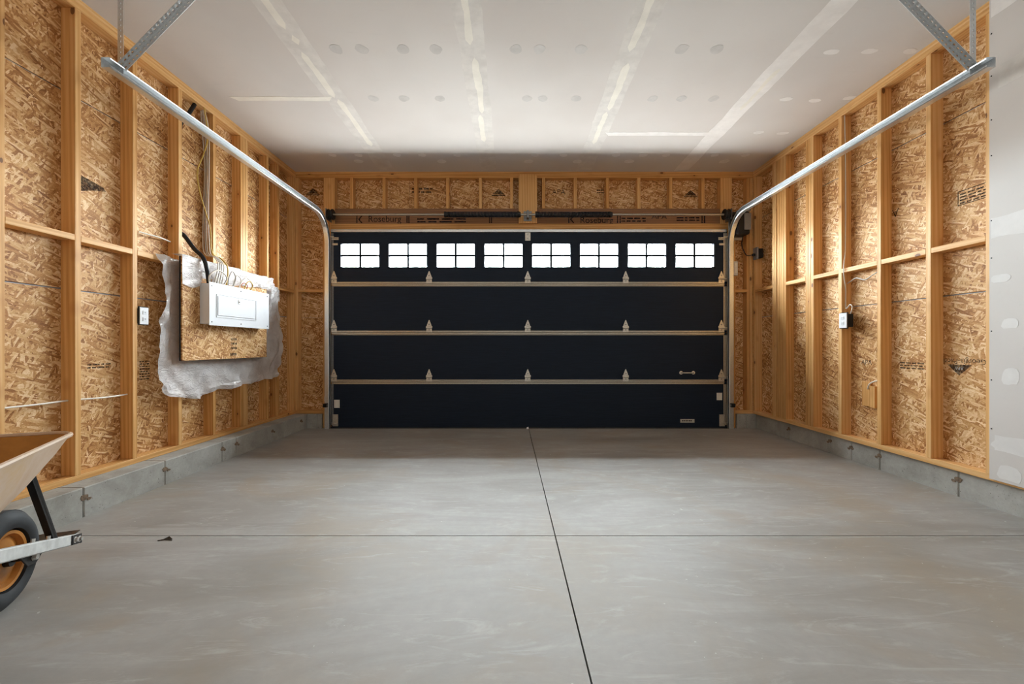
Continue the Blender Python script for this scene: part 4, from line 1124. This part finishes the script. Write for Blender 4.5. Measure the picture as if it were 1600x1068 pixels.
# nose plate across the handle fronts
o_, z = hline(.285)
mb = MB()
for sd in (-1, 1):
    a_, b_ = hline(.215), hline(.305)
    yy = sd * (a_[0] + .0195), sd * (b_[0] + .0195)
    vs = [(.215, yy[0], a_[1] - .021), (.31, yy[1], b_[1] - .021), (.31, yy[1], b_[1] + .021), (.215, yy[0], a_[1] + .021)]
    vs += [(x, y + sd * .004, z_) for x, y, z_ in vs]
    mb.add(vs, [(0, 1, 2, 3), (7, 6, 5, 4), (0, 4, 5, 1), (1, 5, 6, 2), (2, 6, 7, 3), (3, 7, 4, 0)])
mb.box(.305, .309, -.115, .115, hline(.305)[1] - .021, hline(.305)[1] + .021)
mb.box(.20, .305, -.112, .112, hline(.25)[1] + .020, hline(.25)[1] + .023)
npl = lpart('nose_plate', mb, 'black_steel', wbw)
for sd in (-1, 1):
    for s in (.238, .282):
        o_, z = hline(s); lpart('bolt', MB().lathe([(0, .012), (.009, .011), (.0095, .003), (.014, .002), (.014, 0)], (s, sd * (o_ + .0235), z), (0, sd, 0), 10), 'bolt_steel', wbw)
# tray: rounded rectangular sections from rim to bottom
def ring(x0, x1, hw0, hw1, z0, z1, rad, n=6):
    """outline from nose (x0, half width hw0) to rear (x1, hw1)"""
    pts = []
    cs = [(x0, hw0, 1, 1), (x1, hw1, -1, 1), (x1, -hw1, -1, -1), (x0, -hw0, 1, -1)]
    for ci, (x, y, sx, sy) in enumerate(cs):
        cx_, cy_ = x - sx * rad, y - sy * rad
        a0 = {(1, 1): 0, (-1, 1): PI / 2, (-1, -1): PI, (1, -1): 1.5 * PI}[(sx, sy)]
        for k in range(n + 1):
            t = a0 + PI / 2 * k / n; X = cx_ + rad * math.cos(t); Y = cy_ + rad * math.sin(t)
            pts.append((X, Y, z0 + (z1 - z0) * (x0 - X) / (x0 - x1)))
    return pts
levels = [ring(.045, -.98, .225, .345, .657, .657, .09), ring(-.03, -.95, .215, .325, .60, .60, .085), ring(-.17, -.90, .195, .285, .51, .51, .08),
          ring(-.30, -.85, .175, .25, .44, .45, .075), ring(-.37, -.82, .15, .22, .405, .425, .07), ring(-.44, -.76, .10, .17, .395, .418, .06)]
def tray_mesh(off):
    mb = MB(); n = len(levels[0])
    vs = []
    for i, L in enumerate(levels):
        cx_ = sum(p[0] for p in L) / n; 
        for p in L:
            q = Vector((p[0] - cx_, p[1], 0)); q = q * (1 - off / max(q.length, .05)); vs.append((cx_ + q.x, q.y, p[2] + (off if i >= 3 else 0)))
    fs = []
    for i in range(len(levels) - 1):
        for k in range(n):
            k2 = (k + 1) % n; fs.append((i * n + k, (i + 1) * n + k, (i + 1) * n + k2, i * n + k2))
    fs.append(tuple((len(levels) - 1) * n + k for k in range(n)))
    mb.add(vs, fs); mb.smooth = True; return mb
tray = lpart('tray', tray_mesh(0), 'tray_out', wbw, 'dusty faded orange tray')
ti = lpart('tray_lining', tray_mesh(.004), 'tray_in', tray, 'rusty orange inside of the tray')
rim = [tuple(p) for p in levels[0]]; rim.append(rim[0]); 
lpart('rim', MB().tube(rim, .009, 8), 'tray_out', tray)

# ------------------------------------------------------------------ small things on the floor
mb = MB().prism([(0, 0), (.03, .012), (.07, .008), (.045, .02), (.02, .018)], (0, 0, .0), (1, 0, 0), (0, 1, 0), (0, 0, .004))
mb.prism([(.02, 0), (.065, .0), (.04, .014)], (0, .016, .003), (1, 0, 0), (0, .8, .6), (0, 0, .002))
d = CZ * F / (845 - VY)
tag(link('bark_chip', mb.mesh('bark_chip'), 'bark', None, ((246 - VX) * d / F, d, .0003)), 'small dark wood chip lying on the floor by the cross joint', 'wood chip')
d = 5.12
tag(link('paper_scrap', MB().prism([(0, 0), (.03, .004), (.026, .03), (.004, .026)], (0, 0, 0), (1, 0, 0), (0, .5, .85), (0, .004, .0)).mesh('paper_scrap'), 'white_plastic', None, (fx(822.5, 5.17), 5.17, .001)), 'tiny white scrap on the saw cut at the door bottom', 'scrap')

# ------------------------------------------------------------------ two plain ceiling lamps near the back of the room
for x, lab in ((-1.42, 'bare bulb ceiling lamp on the breaker panel side'), (1.42, 'bare bulb ceiling lamp on the drywall side')):
    y = 0.1
    lp = thing('ceiling_lamp', (x, y, CEIL - .001), lab, 'lamp', 'bare bulb ceiling lamps')
    part('lamp_holder', MB().lathe([(0, -.05), (.03, -.05), (.045, -.03), (.055, -.001), (0, -.001)], (x, y, CEIL), (0, 0, 1), 20), 'lamp_white', lp)
    part('bulb', MB().lathe([(.013, -.05), (.014, -.07), (.028, -.095), (.031, -.115), (.024, -.135), (.0, -.145)], (x, y, CEIL), (0, 0, 1), 18), 'bulb', lp)
    nm = 'lamp_left_offscreen' if x < 0 else 'lamp_right_offscreen'
    L = bpy.data.lights.new(nm, 'POINT'); L.energy = LAMP_W; L.color = (1, .86, .70); L.shadow_soft_size = .03
    o = bpy.data.objects.new(nm, L); COL.objects.link(o); o.parent = lp; o.location = (0, 0, -.175)
